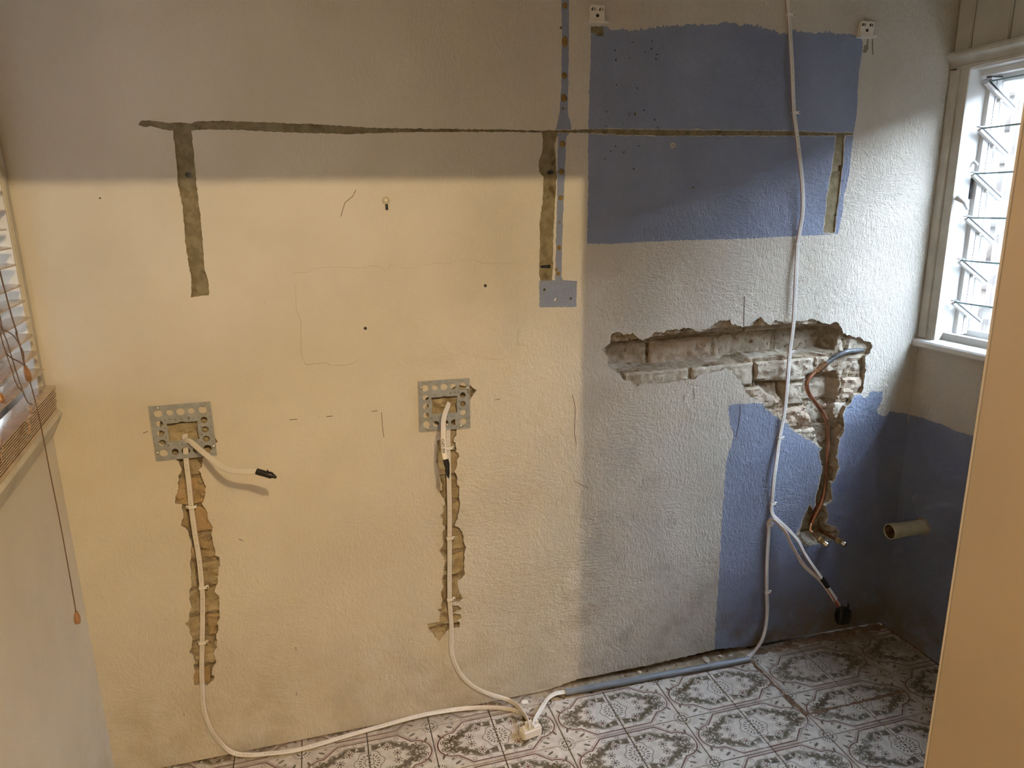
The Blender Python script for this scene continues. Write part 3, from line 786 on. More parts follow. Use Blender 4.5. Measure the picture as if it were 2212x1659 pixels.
for i, p in enumerate(tips):
    n = 0.004 + 0.022 * i / (len(tips) - 1); s, z = LWhit(p, n); slat('slat', min(max(s, 0.02), 0.09), n, z); zs_.append(z); ns_.append(n)
for i in range(1, 15):
    slat('slat', 0.055, 0.002, zs_[0] + 0.0425 * i)
s, z = LWhit((116.5, 837), 0.030)
for i in range(9):
    slat('slat', 0.022 + 0.004 * (i % 3), 0.031 - 0.0006 * i, z - 0.0062 * i, s1=1.10)
MB2 = MB(); lwbox(MB2, 0.03, 1.10, -0.022, 0.027, z - 0.0062 * 9 - 0.010, z - 0.0062 * 9 + 0.001); MB2.build('bottom_rail', 'slat', blind)
hr = MB(); lwbox(hr, 0.03, 1.12, -0.045, 0.01, 2.24, 2.29); hr.build('head_rail', 'slat', blind)
r2 = crop(0, 700, 5.1875); r1 = crop(0, 400, 5.1875)
def lwpt(p, n):
    s, z_ = LWhit(p, n); return LW(s, n, z_)
def cord(pts, n0, n1, r=0.0011, name='lift_cord', mat='cord', top=False):
    P = [lwpt(p, n0 + (n1 - n0) * i / max(1, len(pts) - 1)) for i, p in enumerate(pts)]
    if top:
        s0_, z0_ = LWhit(pts[0], n0); P = [LW(s0_ + 0.012, 0.008, 2.245), LW(s0_ + 0.010, 0.012, 1.95), LW(s0_ + 0.006, n0, z0_ + 0.12)] + P
    MB().ring(spline(P, 5), r, 6).build(name, mat, blind, smooth=True)
cord(r1([(0, 970), (60, 1200), (120, 1430), (190, 1660)]) + r2([(180, 100), (230, 270), (275, 460)]), 0.02, 0.045, 0.0016, top=True)
cord(r2([(335, 640), (400, 880), (440, 1050), (470, 1200), (510, 1400), (560, 1659)]) + [(130, 1130), (150, 1240), (164, 1322)], 0.045, 0.060, 0.0013)
cord(r2([(0, 10), (60, 70), (150, 130), (210, 220), (260, 320), (270, 420), (280, 460)]), 0.03, 0.045, top=True)
cord(r2([(20, 20), (80, 200), (140, 400), (210, 620), (300, 860), (360, 900)]), 0.03, 0.04, top=True)
cord(r2([(5, 110), (60, 300), (120, 480), (180, 660), (240, 750)]), 0.03, 0.04, top=True)
cord(r2([(-40, 500), (-15, 680), (0, 780)]), 0.03, 0.045, top=True)
cord(r2([(60, 320), (130, 380), (210, 420), (270, 460)]), 0.035, 0.045)
for dx in (0, 12, -10):       # ladder tapes bunched on the stack
    cord(r2([(350 + dx, 900), (330 + dx, 960), (350 + dx, 1020), (310 + dx, 1080), (330 + dx, 1150), (320 + dx, 1230)]), 0.036, 0.036, 0.0011, 'ladder_cord', 'slat')
cord(r2([(20, 1260), (0, 1330), (30, 1400), (10, 1470), (30, 1560)]), 0.036, 0.036, 0.0012, 'ladder_cord', 'slat')
def tassel(p0, p1, n, rad, name='tassel'):
    a, b_ = lwpt(p0, n), lwpt(p1, n); P = [a + (b_ - a) * t for t in (0, .12, .3, .55, .8, .95, 1)]
    autosmooth(MB().ring(P, [rad * q for q in (.45, .55, .85, 1, 1, .85, .6)], 14).build(name, 'tassel', blind), 50)
tassel(r2([(280, 470)])[0], r2([(325, 635)])[0], 0.045, 0.0072)
tassel(r2([(0, 775)])[0], r2([(12, 885)])[0], 0.045, 0.0072)
tassel((164.5, 1321), (168.5, 1347), 0.060, 0.0068)

# ================================================================== RIGHT WALL AND LOUVRE WINDOW
YW0, YW1, ZR0, ZR1 = -0.068, -0.86, 1.155, 2.035
cJ = crop(1980, 880, 2.129)
edge_px = [(1957, 894), (1975, 897), (2000, 905), (2030, 915), (2050, 924), (2070, 933), (2090, 939), (2107, 942), (2130, 950)]
lowedge = [hit(p, 0, XR) for p in edge_px]
blueR = [(0.02, -0.05)] + [(0.02, lowedge[0][2])] + [(p[1], p[2]) for p in lowedge] + [(-1.7, 0.875), (-1.7, -0.05)]
blueR = jag(blueR, 0.006, 0.008, 60, 45)
outR = np.array([(0.02, 0.0), (0.02, 2.75), (-1.66, 2.75), (-1.66, 0.0)])
winR = np.array([(YW0 + 0.008, ZR0 - 0.03), (YW0 + 0.008, ZR1 + 0.01), (YW1 - 0.008, ZR1 + 0.01), (YW1 - 0.008, ZR0 - 0.03)])
pc = hit((1992, 1137), 0, XR); pipe_yz = (pc[1], pc[2])
holeR = np.array([(pipe_yz[0] + 0.031 * (1 + .08 * math.sin(3 * a)) * math.cos(a), pipe_yz[1] + 0.031 * math.sin(a)) for a in np.linspace(0, 2 * math.pi, 24, endpoint=False)])
V2, T2, C2 = cdt([outR, winR, blueR, holeR])
keep = inside(C2, outR) & ~inside(C2, winR) & ~inside(C2, holeR)
wall_right = sheet('wall_right', V2, T2, keep, np.where(inside(C2, blueR), 1, 0), lambda y, z, d: (XR + d, y, z), 0.12, ['wall', 'blue', 'edge'], 2, flip=True)
tag(wall_right, 'right wall, white above and blue below, with the louvre window', kind='structure')
# vertical lining boards above the window
yb = -0.004
for k, wd in enumerate([0.0625] + [0.1325] * 6):
    b = MB(); b.box((XR - 0.010, yb - wd + 0.007, 2.07), (XR + 0.002, yb - 0.0015, 2.74)); o = b.build('board', 'board', wall_right)
    bv = o.modifiers.new('b', 'BEVEL'); bv.width = 0.003; bv.segments = 2
    MB().ring([(XR - 0.008, yb - wd + 0.0035, 2.07), (XR - 0.008, yb - wd + 0.0035, 2.74)], 0.0028, 8).build('board_bead', 'board', wall_right, smooth=True)
    yb -= wd
def prism_y(b, prof, y0, y1):
    n = len(prof); vs = [(x, y, z) for y in (y0, y1) for x, z in prof]
    return b.add(vs, [tuple(range(n)), tuple(range(n, 2 * n))[::-1]] + [(i, n + i, n + (i + 1) % n, (i + 1) % n) for i in range(n)])
tr = prism_y(MB(), [(XR - 0.010, 2.088), (XR - 0.030, 2.086), (XR - 0.034, 2.078), (XR - 0.032, 2.070), (XR - 0.022, 2.066), (XR - 0.012, 2.056), (XR - 0.008, 2.044), (XR - 0.012, 2.042), (XR - 0.012, 2.034), (XR + 0.002, 2.034), (XR + 0.002, 2.088)], 0.0, -1.02)
trim1 = tr.build('trim_1', 'trim'); autosmooth(trim1, 30); tag(trim1, 'cream moulding running above the louvre window', kind='structure')
win2 = thing('window_2', 'white louvre window with tilted clear glass blades at right', None, (2.0, -0.4, 1.15)); win2['kind'] = 'structure'
a_ = MB(); a_.box((XR - 0.012, -0.034, 1.155), (XR + 0.001, 0.001, 2.045)); o = a_.build('architrave', 'trim', win2); bv = o.modifiers.new('b', 'BEVEL'); bv.width = 0.006; bv.segments = 3
a_ = MB(); a_.box((XR - 0.004, -0.0685, 1.155), (XR + 0.001, -0.030, 2.045)); a_.build('architrave', 'trim', win2)
fr = MB()
fr.box((XR, YW0, 1.15), (2.06, YW0 + 0.012, 2.05)); fr.box((XR, YW1 - 0.012, 1.15), (2.06, YW1, 2.05)); fr.box((XR, YW1, 2.028), (2.06, YW0, 2.05)); fr.box((XR + 0.03, YW1, 1.15), (2.08, YW0, 1.166))
fr.box((XR + 0.03, YW1, 1.166), (XR + 0.05, YW0, 1.180)); fr.box((2.035, YW1, 1.166), (2.06, YW0, 1.187)); fr.box((XR + 0.045, YW1, 2.010), (XR + 0.075, YW0, 2.028)); fr.box((2.03, YW1, 1.992), (2.06, YW0, 2.028))
fr.box((2.045, YW0 - 0.008, 1.166), (2.075, YW0, 2.03))
fr.build('frame', 'white', win2)
ch = MB(); ch.box((1.985, YW0 - 0.016, 1.175), (2.030, YW0, 2.005)); o = ch.build('louvre_channel', 'white', win2)
ch = MB(); ch.box((2.0075, YW0 - 0.0168, 1.18), (2.0092, YW0 - 0.0155, 2.0)); ch.build('channel_slot', 'ink', win2)
ch = MB(); ch.box((1.9835, YW0 - 0.0165, 2.005), (2.0315, YW0, 2.0085)); ch.box((2.0305, YW0 - 0.0165, 1.99), (2.0325, YW0, 2.0085)); ch.build('channel_cap', 'ink', win2)
ch = MB(); ch.box((1.985, YW1, 1.175), (2.030, YW1 + 0.016, 2.005)); ch.build('louvre_channel', 'white', win2)
blade_in = [(1.960, 1.992), (1.9585, 1.851), (1.957, 1.711), (1.954, 1.571), (1.951, 1.431), (1.948, 1.291)]
for (bx, bz) in blade_in:
    dx, dz = 0.137, -0.088; L_ = math.hypot(dx, dz); tx, tz = dx / L_, dz / L_; nx_, nz_ = -tz, tx
    def BQ(t, h, y): return (bx + tx * t + nx_ * h, y, bz + tz * t + nz_ * h)
    gm = MB(); gm.box((0.004, -0.0025, YW1 + 0.028), (L_, 0.0025, YW0 - 0.026), lambda t, h, y: BQ(t, h, y)); bl = gm.build('glass_blade', 'glass', win2)
    ge = MB(); ge.box((0.002, -0.0025, YW1 + 0.028), (0.0042, 0.0025, YW0 - 0.026), lambda t, h, y: BQ(t, h, y)); ge.build('blade_edge', 'glassedge', bl)
    for y0, y1 in ((YW0 - 0.030, YW0 - 0.017), (YW1 + 0.017, YW1 + 0.030)):
        cl = MB(); cl.box((0.0, -0.011, y0), (0.150, -0.003, y1), lambda t, h, y: BQ(t, h, y)); cl.box((0.0, 0.003, y0), (0.150, 0.008, y1), lambda t, h, y: BQ(t, h, y)); clip = cl.build('blade_clip', 'white', win2)
        cs = MB(); cs.box((0.006, -0.0032, y0 + 0.0005), (0.145, 0.0032, y1 - 0.001), lambda t, h, y: BQ(t, h, y)); cs.build('clip_seal', 'ink', clip)
        ct = MB(); ct.box((-0.010, -0.004, y0), (0.012, -0.001, y1), lambda t, h, y: (bx + t, y, bz + h + 0.006)); ct.build('clip_tab', 'galv', clip)
        pv = MB().ring([BQ(0.085, -0.012, y1), BQ(0.085, -0.012, y1 - 0.010)], 0.006, 10).build('pivot', 'white', clip)
# operating levers on the channel
lv = MB(); q0 = hit((2066, 425), 1, YW0 - 0.01); q1 = hit((2090, 452), 1, YW0 - 0.03)
lv.ring([q0, (q0 + q1) / 2 + np.array([0, -0.01, 0.003]), q1], [0.011, 0.008, 0.005], 8).build('lever', 'white', win2, smooth=True)
ls = MB(); ls.box((1.974, YW0 - 0.004, 1.63), (1.981, YW0, 1.70)); ls.build('lever_slot', 'ink', win2)
lv = MB(); q0 = hit((2104, 350), 1, YW0 - 0.005); q1 = hit((2112, 356), 1, YW0 - 0.022); lv.ring([q0, q1], [0.006, 0.004], 8).build('lever', 'white', win2, smooth=True)
sp_ = prism_y(MB(), [(1.888, 1.150), (1.884, 1.144), (1.884, 1.130), (1.889, 1.125), (1.96, 1.120), (1.96, 1.156), (1.91, 1.156)], -0.001, -0.95)
sp_.build('sill', 'white', win2); autosmooth(win2.children[-1], 30)

# outside: neighbour's pale block wall, weathered post, ground
NX = 3.30
nw = thing('neighbour_wall', 'pale block wall, colour darkened, outside the louvre window', 'wall', (NX, 0.3, -0.3))
MB().box((NX + 0.012, -7.0, -0.3), (NX + 0.2, 6.0, 2.38)).build('mortar_core', 'stonejoint', nw)  # runs on far out of view to shut out low side daylight
rb = random.Random(3)
bmesh_cache = []
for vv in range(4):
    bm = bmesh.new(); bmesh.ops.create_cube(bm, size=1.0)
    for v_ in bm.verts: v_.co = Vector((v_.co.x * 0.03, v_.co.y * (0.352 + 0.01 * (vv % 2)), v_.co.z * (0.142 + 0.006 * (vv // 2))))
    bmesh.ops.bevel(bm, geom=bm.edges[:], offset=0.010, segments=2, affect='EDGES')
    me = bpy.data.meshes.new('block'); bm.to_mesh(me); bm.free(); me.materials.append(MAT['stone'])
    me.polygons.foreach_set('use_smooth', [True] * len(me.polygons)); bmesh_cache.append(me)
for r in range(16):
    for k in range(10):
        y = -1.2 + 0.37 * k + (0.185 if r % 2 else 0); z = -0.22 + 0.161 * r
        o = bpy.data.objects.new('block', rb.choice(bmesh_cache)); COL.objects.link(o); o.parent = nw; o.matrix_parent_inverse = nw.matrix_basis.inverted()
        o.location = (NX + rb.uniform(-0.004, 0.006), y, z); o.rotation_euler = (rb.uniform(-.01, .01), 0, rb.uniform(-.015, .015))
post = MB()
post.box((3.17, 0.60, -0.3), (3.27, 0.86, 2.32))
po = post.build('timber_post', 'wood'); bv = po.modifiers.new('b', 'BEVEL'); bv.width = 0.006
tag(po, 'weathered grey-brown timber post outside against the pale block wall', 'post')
fe = thing('daylight_blocker', 'added fence outside the left window seen between the slats', 'daylight_screen', tuple(LW(0.5, -0.6, -0.3)))  # added outside to hold back daylight at the left window
fb = MB(); lwbox(fb, -0.9, 1.35, -0.65, -0.55, -0.3, 2.75); fb.build('screen_panel', 'daylight_screen', fe)
fb = MB(); lwbox(fb, -0.9, 1.35, -0.67, -0.53, 2.75, 2.80); fb.build('capping', 'daylight_screen', fe)
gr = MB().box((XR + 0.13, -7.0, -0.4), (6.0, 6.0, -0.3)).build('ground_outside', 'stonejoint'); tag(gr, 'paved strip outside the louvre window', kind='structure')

# PVC waste pipe stub
pv = thing('waste_pipe', 'cream plastic waste pipe stub sticking out of the blue right wall', 'pipe', (XR, *pipe_yz))
y_, z_ = pipe_yz
def ringx(b, prof, seg=28):
    vs = [(x, y_ + r * math.cos(2 * math.pi * k / seg), z_ + r * math.sin(2 * math.pi * k / seg)) for x, r in prof for k in range(seg)]
    n = len(prof)
    return b.add(vs, [(i * seg + k, i * seg + (k + 1) % seg, (i + 1) * seg + (k + 1) % seg, (i + 1) * seg + k) for i in range(n - 1) for k in range(seg)])
PX0 = 1.768
autosmooth(ringx(MB(), [(XR + 0.05, 0.0265), (PX0 + 0.032, 0.0265), (PX0 + 0.030, 0.0285), (PX0 + 0.002, 0.0285), (PX0, 0.0275), (PX0, 0.0252), (PX0 + 0.002, 0.0245), (PX0 + 0.1, 0.0245)]).build('pipe_body', 'pvc', pv), 35)
ringx(MB(), [(PX0 + 0.003, 0.0243), (PX0 + 0.03, 0.0240), (PX0 + 0.055, 0.018), (PX0 + 0.06, 0.0005)]).build('grime', 'rust', pv, smooth=True)
ringx(MB(), [(XR + 0.002, 0.034), (XR - 0.003, 0.031), (XR - 0.004, 0.027)]).build('wall_collar', 'mortar', pv, smooth=True)

# ================================================================== FRONT WALL (doorway), HALL, CEILING
JX, JY = 0.422, -1.54
wf_ = MB(); wf_.box((JX, JY - 0.10, 0), (XR + 0.12, JY, 2.75)); wf_.box((-1.0, JY - 0.10, 2.279), (JX, JY, 2.75)); wf_.box((-1.2, JY - 0.10, 0), (-0.66, JY, 2.75))
wall_front = wf_.build('wall_front', 'jamb'); bv = wall_front.modifiers.new('b', 'BEVEL'); bv.width = 0.003; bv.segments = 2
lin = MB().box((JX + 0.004, JY, 0), (XR, JY + 0.004, 2.75)); lin.box((-0.7, JY, 2.284), (JX + 0.004, JY + 0.004, 2.75)); lin.build('bounce_face', 'creamceil', wall_front)  # unseen pale sheet added to bounce daylight into the room
tag(wall_front, 'warm cream doorway edge close to the camera at right', kind='structure')
h = MB(); h.box((-1.62, -4.3, 0), (-1.5, JY - 0.10, 2.75)); tag(h.build('wall_hall_left', 'hall'), 'hall side wall', kind='structure')
h = MB(); h.box((1.9, -4.3, 0), (2.02, JY - 0.10, 2.75)); tag(h.build('wall_hall_right', 'hall'), 'hall other side wall', kind='structure')
h = MB(); h.box((-1.62, -4.42, 0), (2.02, -4.3, 2.75)); tag(h.build('wall_hall_back', 'hall'), 'hall rear wall', kind='structure')
h = MB(); h.box((-1.62, JY - 0.10, 0), (-1.2, JY, 2.75)); tag(h.build('wall_hall_front', 'hall'), 'hall front wall', kind='structure')
h = MB(); h.box((-1.62, -4.42, 2.75), (2.04, JY - 0.1, 2.80)); tag(h.build('ceiling_hall', 'hall'), 'hall ceiling', kind='structure')
h = MB(); h.box((-1.2, JY - 0.1, 2.75), (2.04, 0.2, 2.80)); tag(h.build('ceiling', 'creamceil'), 'plain white ceiling', kind='structure')

# ================================================================== FLOOR
fl = MB().box((-1.62, -4.42, -0.12), (XR + 0.12, 0.12, -0.0035)).build('floor', 'grout')
tag(fl, 'patterned tile floor with dark grout', kind='structure')
TS, X0, YA = 0.2, 0.4932, -0.0526
tile_cache = {}
def tile(ix, iy, x0, x1, y0, y1):
    """tile cell ix (x from X0+ix*TS), iy rows towards the camera; clipped to x0..x1, y0..y1 (y0 is the far edge)"""
    cx, cyy = X0 + ix * TS, YA - iy * TS
    a0, a1 = max(x0, cx + 0.0015), min(x1, cx + TS - 0.0015); b0, b1 = min(y0, cyy - 0.0015), max(y1, cyy - TS + 0.0015)
    if a1 - a0 < 0.01 or b0 - b1 < 0.01: return
    key = (ix % 2, round(a0 - cx, 4), round(a1 - cx, 4), round(b0 - cyy, 4), round(b1 - cyy, 4))
    if key not in tile_cache:
        bv_ = 0.0012; l, r, t, bo = a0 - cx, a1 - cx, b0 - cyy, b1 - cyy
        vs = [(l + bv_, t - bv_, 0), (r - bv_, t - bv_, 0), (r - bv_, bo + bv_, 0), (l + bv_, bo + bv_, 0),
              (l, t, -0.0012), (r, t, -0.0012), (r, bo, -0.0012), (l, bo, -0.0012), (l, t, -0.007), (r, t, -0.007), (r, bo, -0.007), (l, bo, -0.007)]
        fs = [(3, 2, 1, 0)] + [(i, (i + 1) % 4, 4 + (i + 1) % 4, 4 + i) for i in range(4)] + [(4 + i, 4 + (i + 1) % 4, 8 + (i + 1) % 4, 8 + i) for i in range(4)]
        me = bpy.data.meshes.new('tile'); me.from_pydata(vs, [], fs); me.materials.append(MAT['tile'])
        uvl = me.uv_layers.new(name='uv')
        for lo_ in me.loops:
            x, y, _ = me.vertices[lo_.vertex_index].co; u_ = x / TS
            uvl.data[lo_.index].uv = (u_ if ix % 2 else 1 - u_, -y / TS)
        tile_cache[key] = me
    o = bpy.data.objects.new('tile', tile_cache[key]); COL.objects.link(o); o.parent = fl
    o.location = (cx, cyy, random.uniform(-0.0004, 0.0004)); o.rotation_euler = (random.uniform(-.0015, .0015), random.uniform(-.0015, .0015), 0)
for iy in range(-1, 8):
    for ix in range(-8, 9):
        if iy == -1 and 0 <= ix <= 3:      # the strip behind the conduit was broken out
            continue
        tile(ix, iy, XL + 0.16 * max(0, iy) * 0.11, XR - 0.006, 0.012, -1.52)
# residue lines of a removed cupboard
def residue(pts, w, hgt, seed):
    P = [FP(p) for p in pts]; P = spline(P, 10); vs, fs = [], []; m = 7
    for i, p in enumerate(P):
        t = P[min(i + 1, len(P) - 1)] - P[max(0, i - 1)]; t /= np.linalg.norm(t); nn = np.array([-t[1], t[0], 0])
        ww = w * (0.75 + 0.6 * fbm(p[0] * 30, p[1] * 30, seed)); of = 0.006 * fbm(p[0] * 25, p[1] * 25, seed + 9)
        for k in range(m):
            q = k / (m - 1) * 2 - 1; pp = p + nn * (q * ww + of)
            hz = hgt * max(0, 1 - q * q) * (0.6 + 0.8 * abs(fbm(pp[0] * 90, pp[1] * 90, seed))) - 0.0008
            vs.append((pp[0], pp[1], hz))
    fs = [(i * m + k, i * m + k + 1, (i + 1) * m + k + 1, (i + 1) * m + k) for i in range(len(P) - 1) for k in range(m - 1)]
    o = mesh('residue_line', vs, fs, 'dirt', fl, smooth=True)
    bm = bmesh.new(); bm.from_mesh(o.data); bmesh.ops.recalc_face_normals(bm, faces=bm.faces); bm.to_mesh(o.data); bm.free()
residue([(1622, 1428), (1650, 1456), (1680, 1487), (1715, 1520), (1748, 1545)], 0.012, 0.004, 1)
residue([(1748, 1543), (1800, 1530), (1870, 1512), (1950, 1492)], 0.010, 0.0022, 2)
residue([(1628, 1410), (1700, 1395), (1780, 1378), (1850, 1363), (1906, 1351)], 0.030, 0.005, 3)
residue([(1908, 1352), (1950, 1380), (1990, 1406), (2030, 1430)], 0.014, 0.004, 4)
# bed of the broken-out strip
bed = heightfield('broken_bed', (0.0, 0.0), (0.01, 0.01), 0.01, lambda P: np.zeros(len(P)), 'mortar', fl)
nx, ny = 120, 10; xs = np.linspace(0.46, 1.31, nx); ys = np.linspace(0.03, -0.056, ny)
bed.data.clear_geometry()
bed.data.from_pydata([(x, y, -0.003 + 0.0035 * fbm(x * 60, y * 60, 2) + 0.006 * max(0, fbm(x * 18, y * 18, 5)) + (0.004 if y > -0.02 else 0)) for y in ys for x in xs], [], [(j * nx + i, (j + 1) * nx + i, (j + 1) * nx + i + 1, j * nx + i + 1) for j in range(ny - 1) for i in range(nx - 1)])
bed.data.materials.clear(); bed.data.materials.append(MAT['mortar']); bed.data.polygons.foreach_set('use_smooth', [True] * len(bed.data.polygons)); bed.data.update()

# ================================================================== MOUNTING PLATES
def circ(c, r, n): return np.array([(c[0] + r * math.cos(2 * math.pi * k / n), c[1] + r * math.sin(2 * math.pi * k / n)) for k in range(n)])
PS = 0.155
loops = [np.array([(-.5, -.5), (.5, -.5), (.5, .5), (-.5, .5)]) * PS]
cut = np.array([(-.25, -.165), (-.07, -.165), (-.03, -.148), (.03, -.148), (.07, -.165), (.25, -.165), (.236, -.02), (.25, .165), (.06, .165), (.03, .182), (-.03, .182), (-.06, .165), (-.25, .165), (-.236, -.02)]) * PS
loops.append(cut)
pos = [-.36, -.175, 0, .175, .36]
for i in range(5):
    for j in range(5):
        if i in (0, 4) or j in (0, 4):
            r = 0.0108 if (i in (0, 2, 4) and j in (0, 4)) else 0.0090
            loops.append(circ((pos[i] * PS, pos[j] * PS), r, 20))
small = []
for q in (-.44, -.40, -.355, -.31, -.265, -.22, .22, .265, .31, .355, .40, .44):
    small += [(q, .465), (q, -.465)]
for q in (-.40, -.355, -.31, -.265, -.22, .22, .265, .31, .355, .40):
    small += [(-.465, q), (.465, q)]
small += [(-.27, .235), (-.19, .245), (.20, .24), (.28, .235), (-.27, -.23), (.27, -.23), (-.12, -.24), (.12, .25), (-.29, .09), (-.29, -.07), (.29, .05), (.29, -.09), (.31, -.01), (-.10, .225), (.0, .225), (.05, -.235), (-.05, -.235)]
for sx, sy in small: loops.append(circ((sx * PS, sy * PS), 0.0017, 7))
pV, pT, pC = cdt(loops)
pk = inside(pC, loops[0])
for L_ in loops[1:]: pk &= ~inside(pC, L_)
plate_proto = sheet('perforated_sheet', pV, pT, pk, np.zeros(len(pT), int), lambda x, z, d: (x, d, z), 0.0016, ['galv'], 0)
screw_me = MB().ring([(0, 0, 0), (0, -0.0016, 0), (0, -0.0026, 0)], [0.0042, 0.0040, 0.0022], 12).build('screw', 'steel')
def text_mesh(body, name, size, mat, parent, mtx):
    cu = bpy.data.curves.new('lettering', 'FONT'); cu.body = body; cu.size = size; cu.extrude = 0.0003; cu.align_x = 'CENTER'; cu.align_y = 'CENTER'
    to = bpy.data.objects.new('lettering', cu); COL.objects.link(to)
    dg = bpy.context.evaluated_depsgraph_get(); dg.update()
    me = bpy.data.meshes.new_from_object(to.evaluated_get(dg)); bpy.data.objects.remove(to)
    me.materials.clear(); me.materials.append(MAT[mat]); me.transform(mtx)
    o = bpy.data.objects.new(name, me); COL.objects.link(o)
    if parent is not None: o.parent = parent; o.matrix_parent_inverse = parent.matrix_basis.inverted()
    return o
for idx, (corners, label, scr) in enumerate((([(321, 878), (456, 867), (468, 981), (337, 996)], 'grey perforated metal mounting plate nearer the left window blind', [(-.36, .45), (.37, .45), (.465, -.33), (-.465, -.355)]),
                        ([(903, 825), (1013, 818), (1014, 921), (907, 932)], 'grey perforated metal mounting plate in the middle of the cream wall', [(-.44, .36), (.46, .30), (-.33, -.45), (.32, -.45)]))):
    c = sum(WP(p) for p in corners) / 4
    v01 = WP(corners[1]) - WP(corners[0]); rot = -math.atan2(v01[2], v01[0])
    root = thing('mounting_plate', label, 'plate', (c[0], -0.0040, c[2]), 'perforated mounting plates', rot=(0, rot, 0))
    a = plate_proto if idx == 0 else plate_proto.copy()
    if idx: COL.objects.link(a)
    a.parent = root
    for k, (sx, sy) in enumerate(scr):
        s_ = screw_me if (idx == 0 and k == 0) else screw_me.copy()
        if not (idx == 0 and k == 0): COL.objects.link(s_)
        s_.parent = root; s_.location = (sx * PS, 0, sy * PS)
    tm = text_mesh('T', 'stamped_mark', 0.009, 'ink', None, Matrix.Rotation(math.radians(90), 4, 'X')); tm.parent = root; tm.location = (0.018, -0.0006, 0.033)

# ================================================================== CABLES
NW = (0, -1, 0); NF = (0, 0, 1)
def wpts(pts, off): return [WP(p, off) for p in pts]
def fpts(pts, h):
    out = []
    for p in pts:
        q = FP(p, h)
        out.append(q if q[1] < -0.010 else WP(p, 0.010))
    return out
# 1: down the left chase, round along the floor to the junction box
w1 = [(401, 962), (403, 1000), (408, 1040), (413, 1090), (421, 1150), (430, 1205), (436, 1265), (438, 1300), (437, 1386), (436, 1440), (437, 1483), (440, 1527), (451, 1562), (466, 1590)]
f1 = [(500, 1624), (540, 1631), (580, 1628), (627, 1623), (675, 1612), (738, 1593), (801, 1575), (900, 1548), (954, 1537), (1008, 1530), (1063, 1528), (1103, 1532), (1128, 1541), (1139, 1553)]
offs1 = [-0.004, 0.002, 0.003] + [0.004] * 8 + [0.006, 0.010, 0.014]
P1 = [WP(p, o) for p, o in zip(w1, offs1)] + fpts(f1, 0.009) + [FP((1142, 1563), 0.030), FP((1143, 1572), 0.040)]
N1 = [NW] * len(w1) + [(0, -.8, .6), (0, -.6, .8)] + [(0, -.35, 1)] * 6 + [(0, -.6, .8), (0, -.8, .6), (-.3, -.8, .4), (-.8, -.4, .3), (-1, -.1, .2), (-1, 0, .1)] + [(-1, 0, 0)] * 2
c1 = ribbon('flat_cable', P1, N1, 'cable_red_a'); tag(c1, 'white flat cable from the left mounting plate along the wall base to the box', 'cable')
# 2: loose tail from the left plate
w2_ = [(399, 938), (401, 950), (412, 954), (430, 970), (446, 983), (464, 997), (482, 1010), (500, 1017), (527, 1019.5), (556, 1018.5)]
o2 = [-0.012, 0.002, 0.016, 0.035, 0.052, 0.070, 0.090, 0.108, 0.125, 0.138]
c2 = ribbon('cable_tail', [WP(p, o) for p, o in zip(w2_, o2)], [NW, NW, (-.2, -1, .2), (-.3, -1, .4)] + [(-.2, -.8, .6)] * 6, 'cable_plain')
tag(c2, 'loose white cable tail with black taped end hanging out of the left mounting plate', 'cable')
def taped(parent, pts, offs, w, name='tape_end'):
    P = [WP(p, o) for p, o in zip(pts, offs)]
    autosmooth(MB().ring(P, w, 10).build(name, 'black', parent), 50)
taped(c2, [(554, 1018), (560, 1020), (574, 1024), (586, 1027), (590, 1028), (597, 1032)], [.137, .139, .143, .147, .149, .152], [.0085, .0088, .0085, .0095, .006, .0035])
taped(c2, [(576, 1024), (579, 1018), (577, 1015)], [.144, .147, .148], [.003, .0022, .0015], 'tape_flag')
# 3: down the middle chase
w3 = [(969, 915), (968, 945), (969, 1006), (970, 1051), (971, 1098), (971, 1161), (971, 1219), (971, 1291), (973, 1322), (975, 1351), (974.5, 1388), (977, 1416), (986, 1441), (1002, 1465), (1028, 1486), (1063, 1501)]
f3 = [(1095, 1511), (1117, 1524), (1133, 1544), (1140, 1557)]
P3 = [WP(p, o) for p, o in zip(w3, [-0.006, 0.0, 0.004, .004, .004, .004, .004, .005, .006, .007, .009, .010, .010, .010, .012, .016])] + [FP(f3[0], .018), FP(f3[1], .022), FP(f3[2], .030), FP(f3[3], .036), FP((1143, 1568), 0.040)]
N3 = [NW] * (len(w3) - 1) + [(0, -.9, .3), (-.3, -.8, .5), (-.7, -.5, .5), (-.9, -.2, .3), (-1, 0, .1), (-1, 0, 0)]
c3 = ribbon('flat_cable', P3, N3, 'cable'); tag(c3, 'white flat cable from the middle mounting plate down to the box on the floor', 'cable')
# 4: marked tail from the middle plate
w4 = [(970, 870), (967, 879), (961, 894), (958, 910), (957.5, 928), (957.5, 952), (959, 975), (963, 994)]
o4 = [-0.010, 0.004, 0.030, 0.055, 0.078, 0.100, 0.116, 0.128]
c4 = ribbon('cable_tail', [WP(p, o) for p, o in zip(w4, o4)], [NW, (0, -1, .6), (0, -.7, .7), (0, -.6, .6), (0, -.8, .5), (0, -.9, .4), (0, -1, .3), (0, -1, .3)], 'cable_plain')
tag(c4, 'loose white cable tail marked with handwriting, taped black, from the middle mounting plate', 'cable')
taped(c4, [(962.5, 992), (965, 1003), (966.5, 1012), (966, 1016), (967, 1023), (969, 1033)], [.127, .131, .134, .135, .137, .139], [.0082, .0085, .006, .0072, .0062, .0015])
tc = WP((957.6, 964), 0.1125)
tdir = WP((957.2, 950), 0.100) - WP((959.2, 978), 0.1175); tdir /= np.linalg.norm(tdir)
tn = np.array([0, -1, 0.40]); tn = tn - (tn @ tdir) * tdir; tn /= np.linalg.norm(tn); tup = np.cross(tn, tdir)
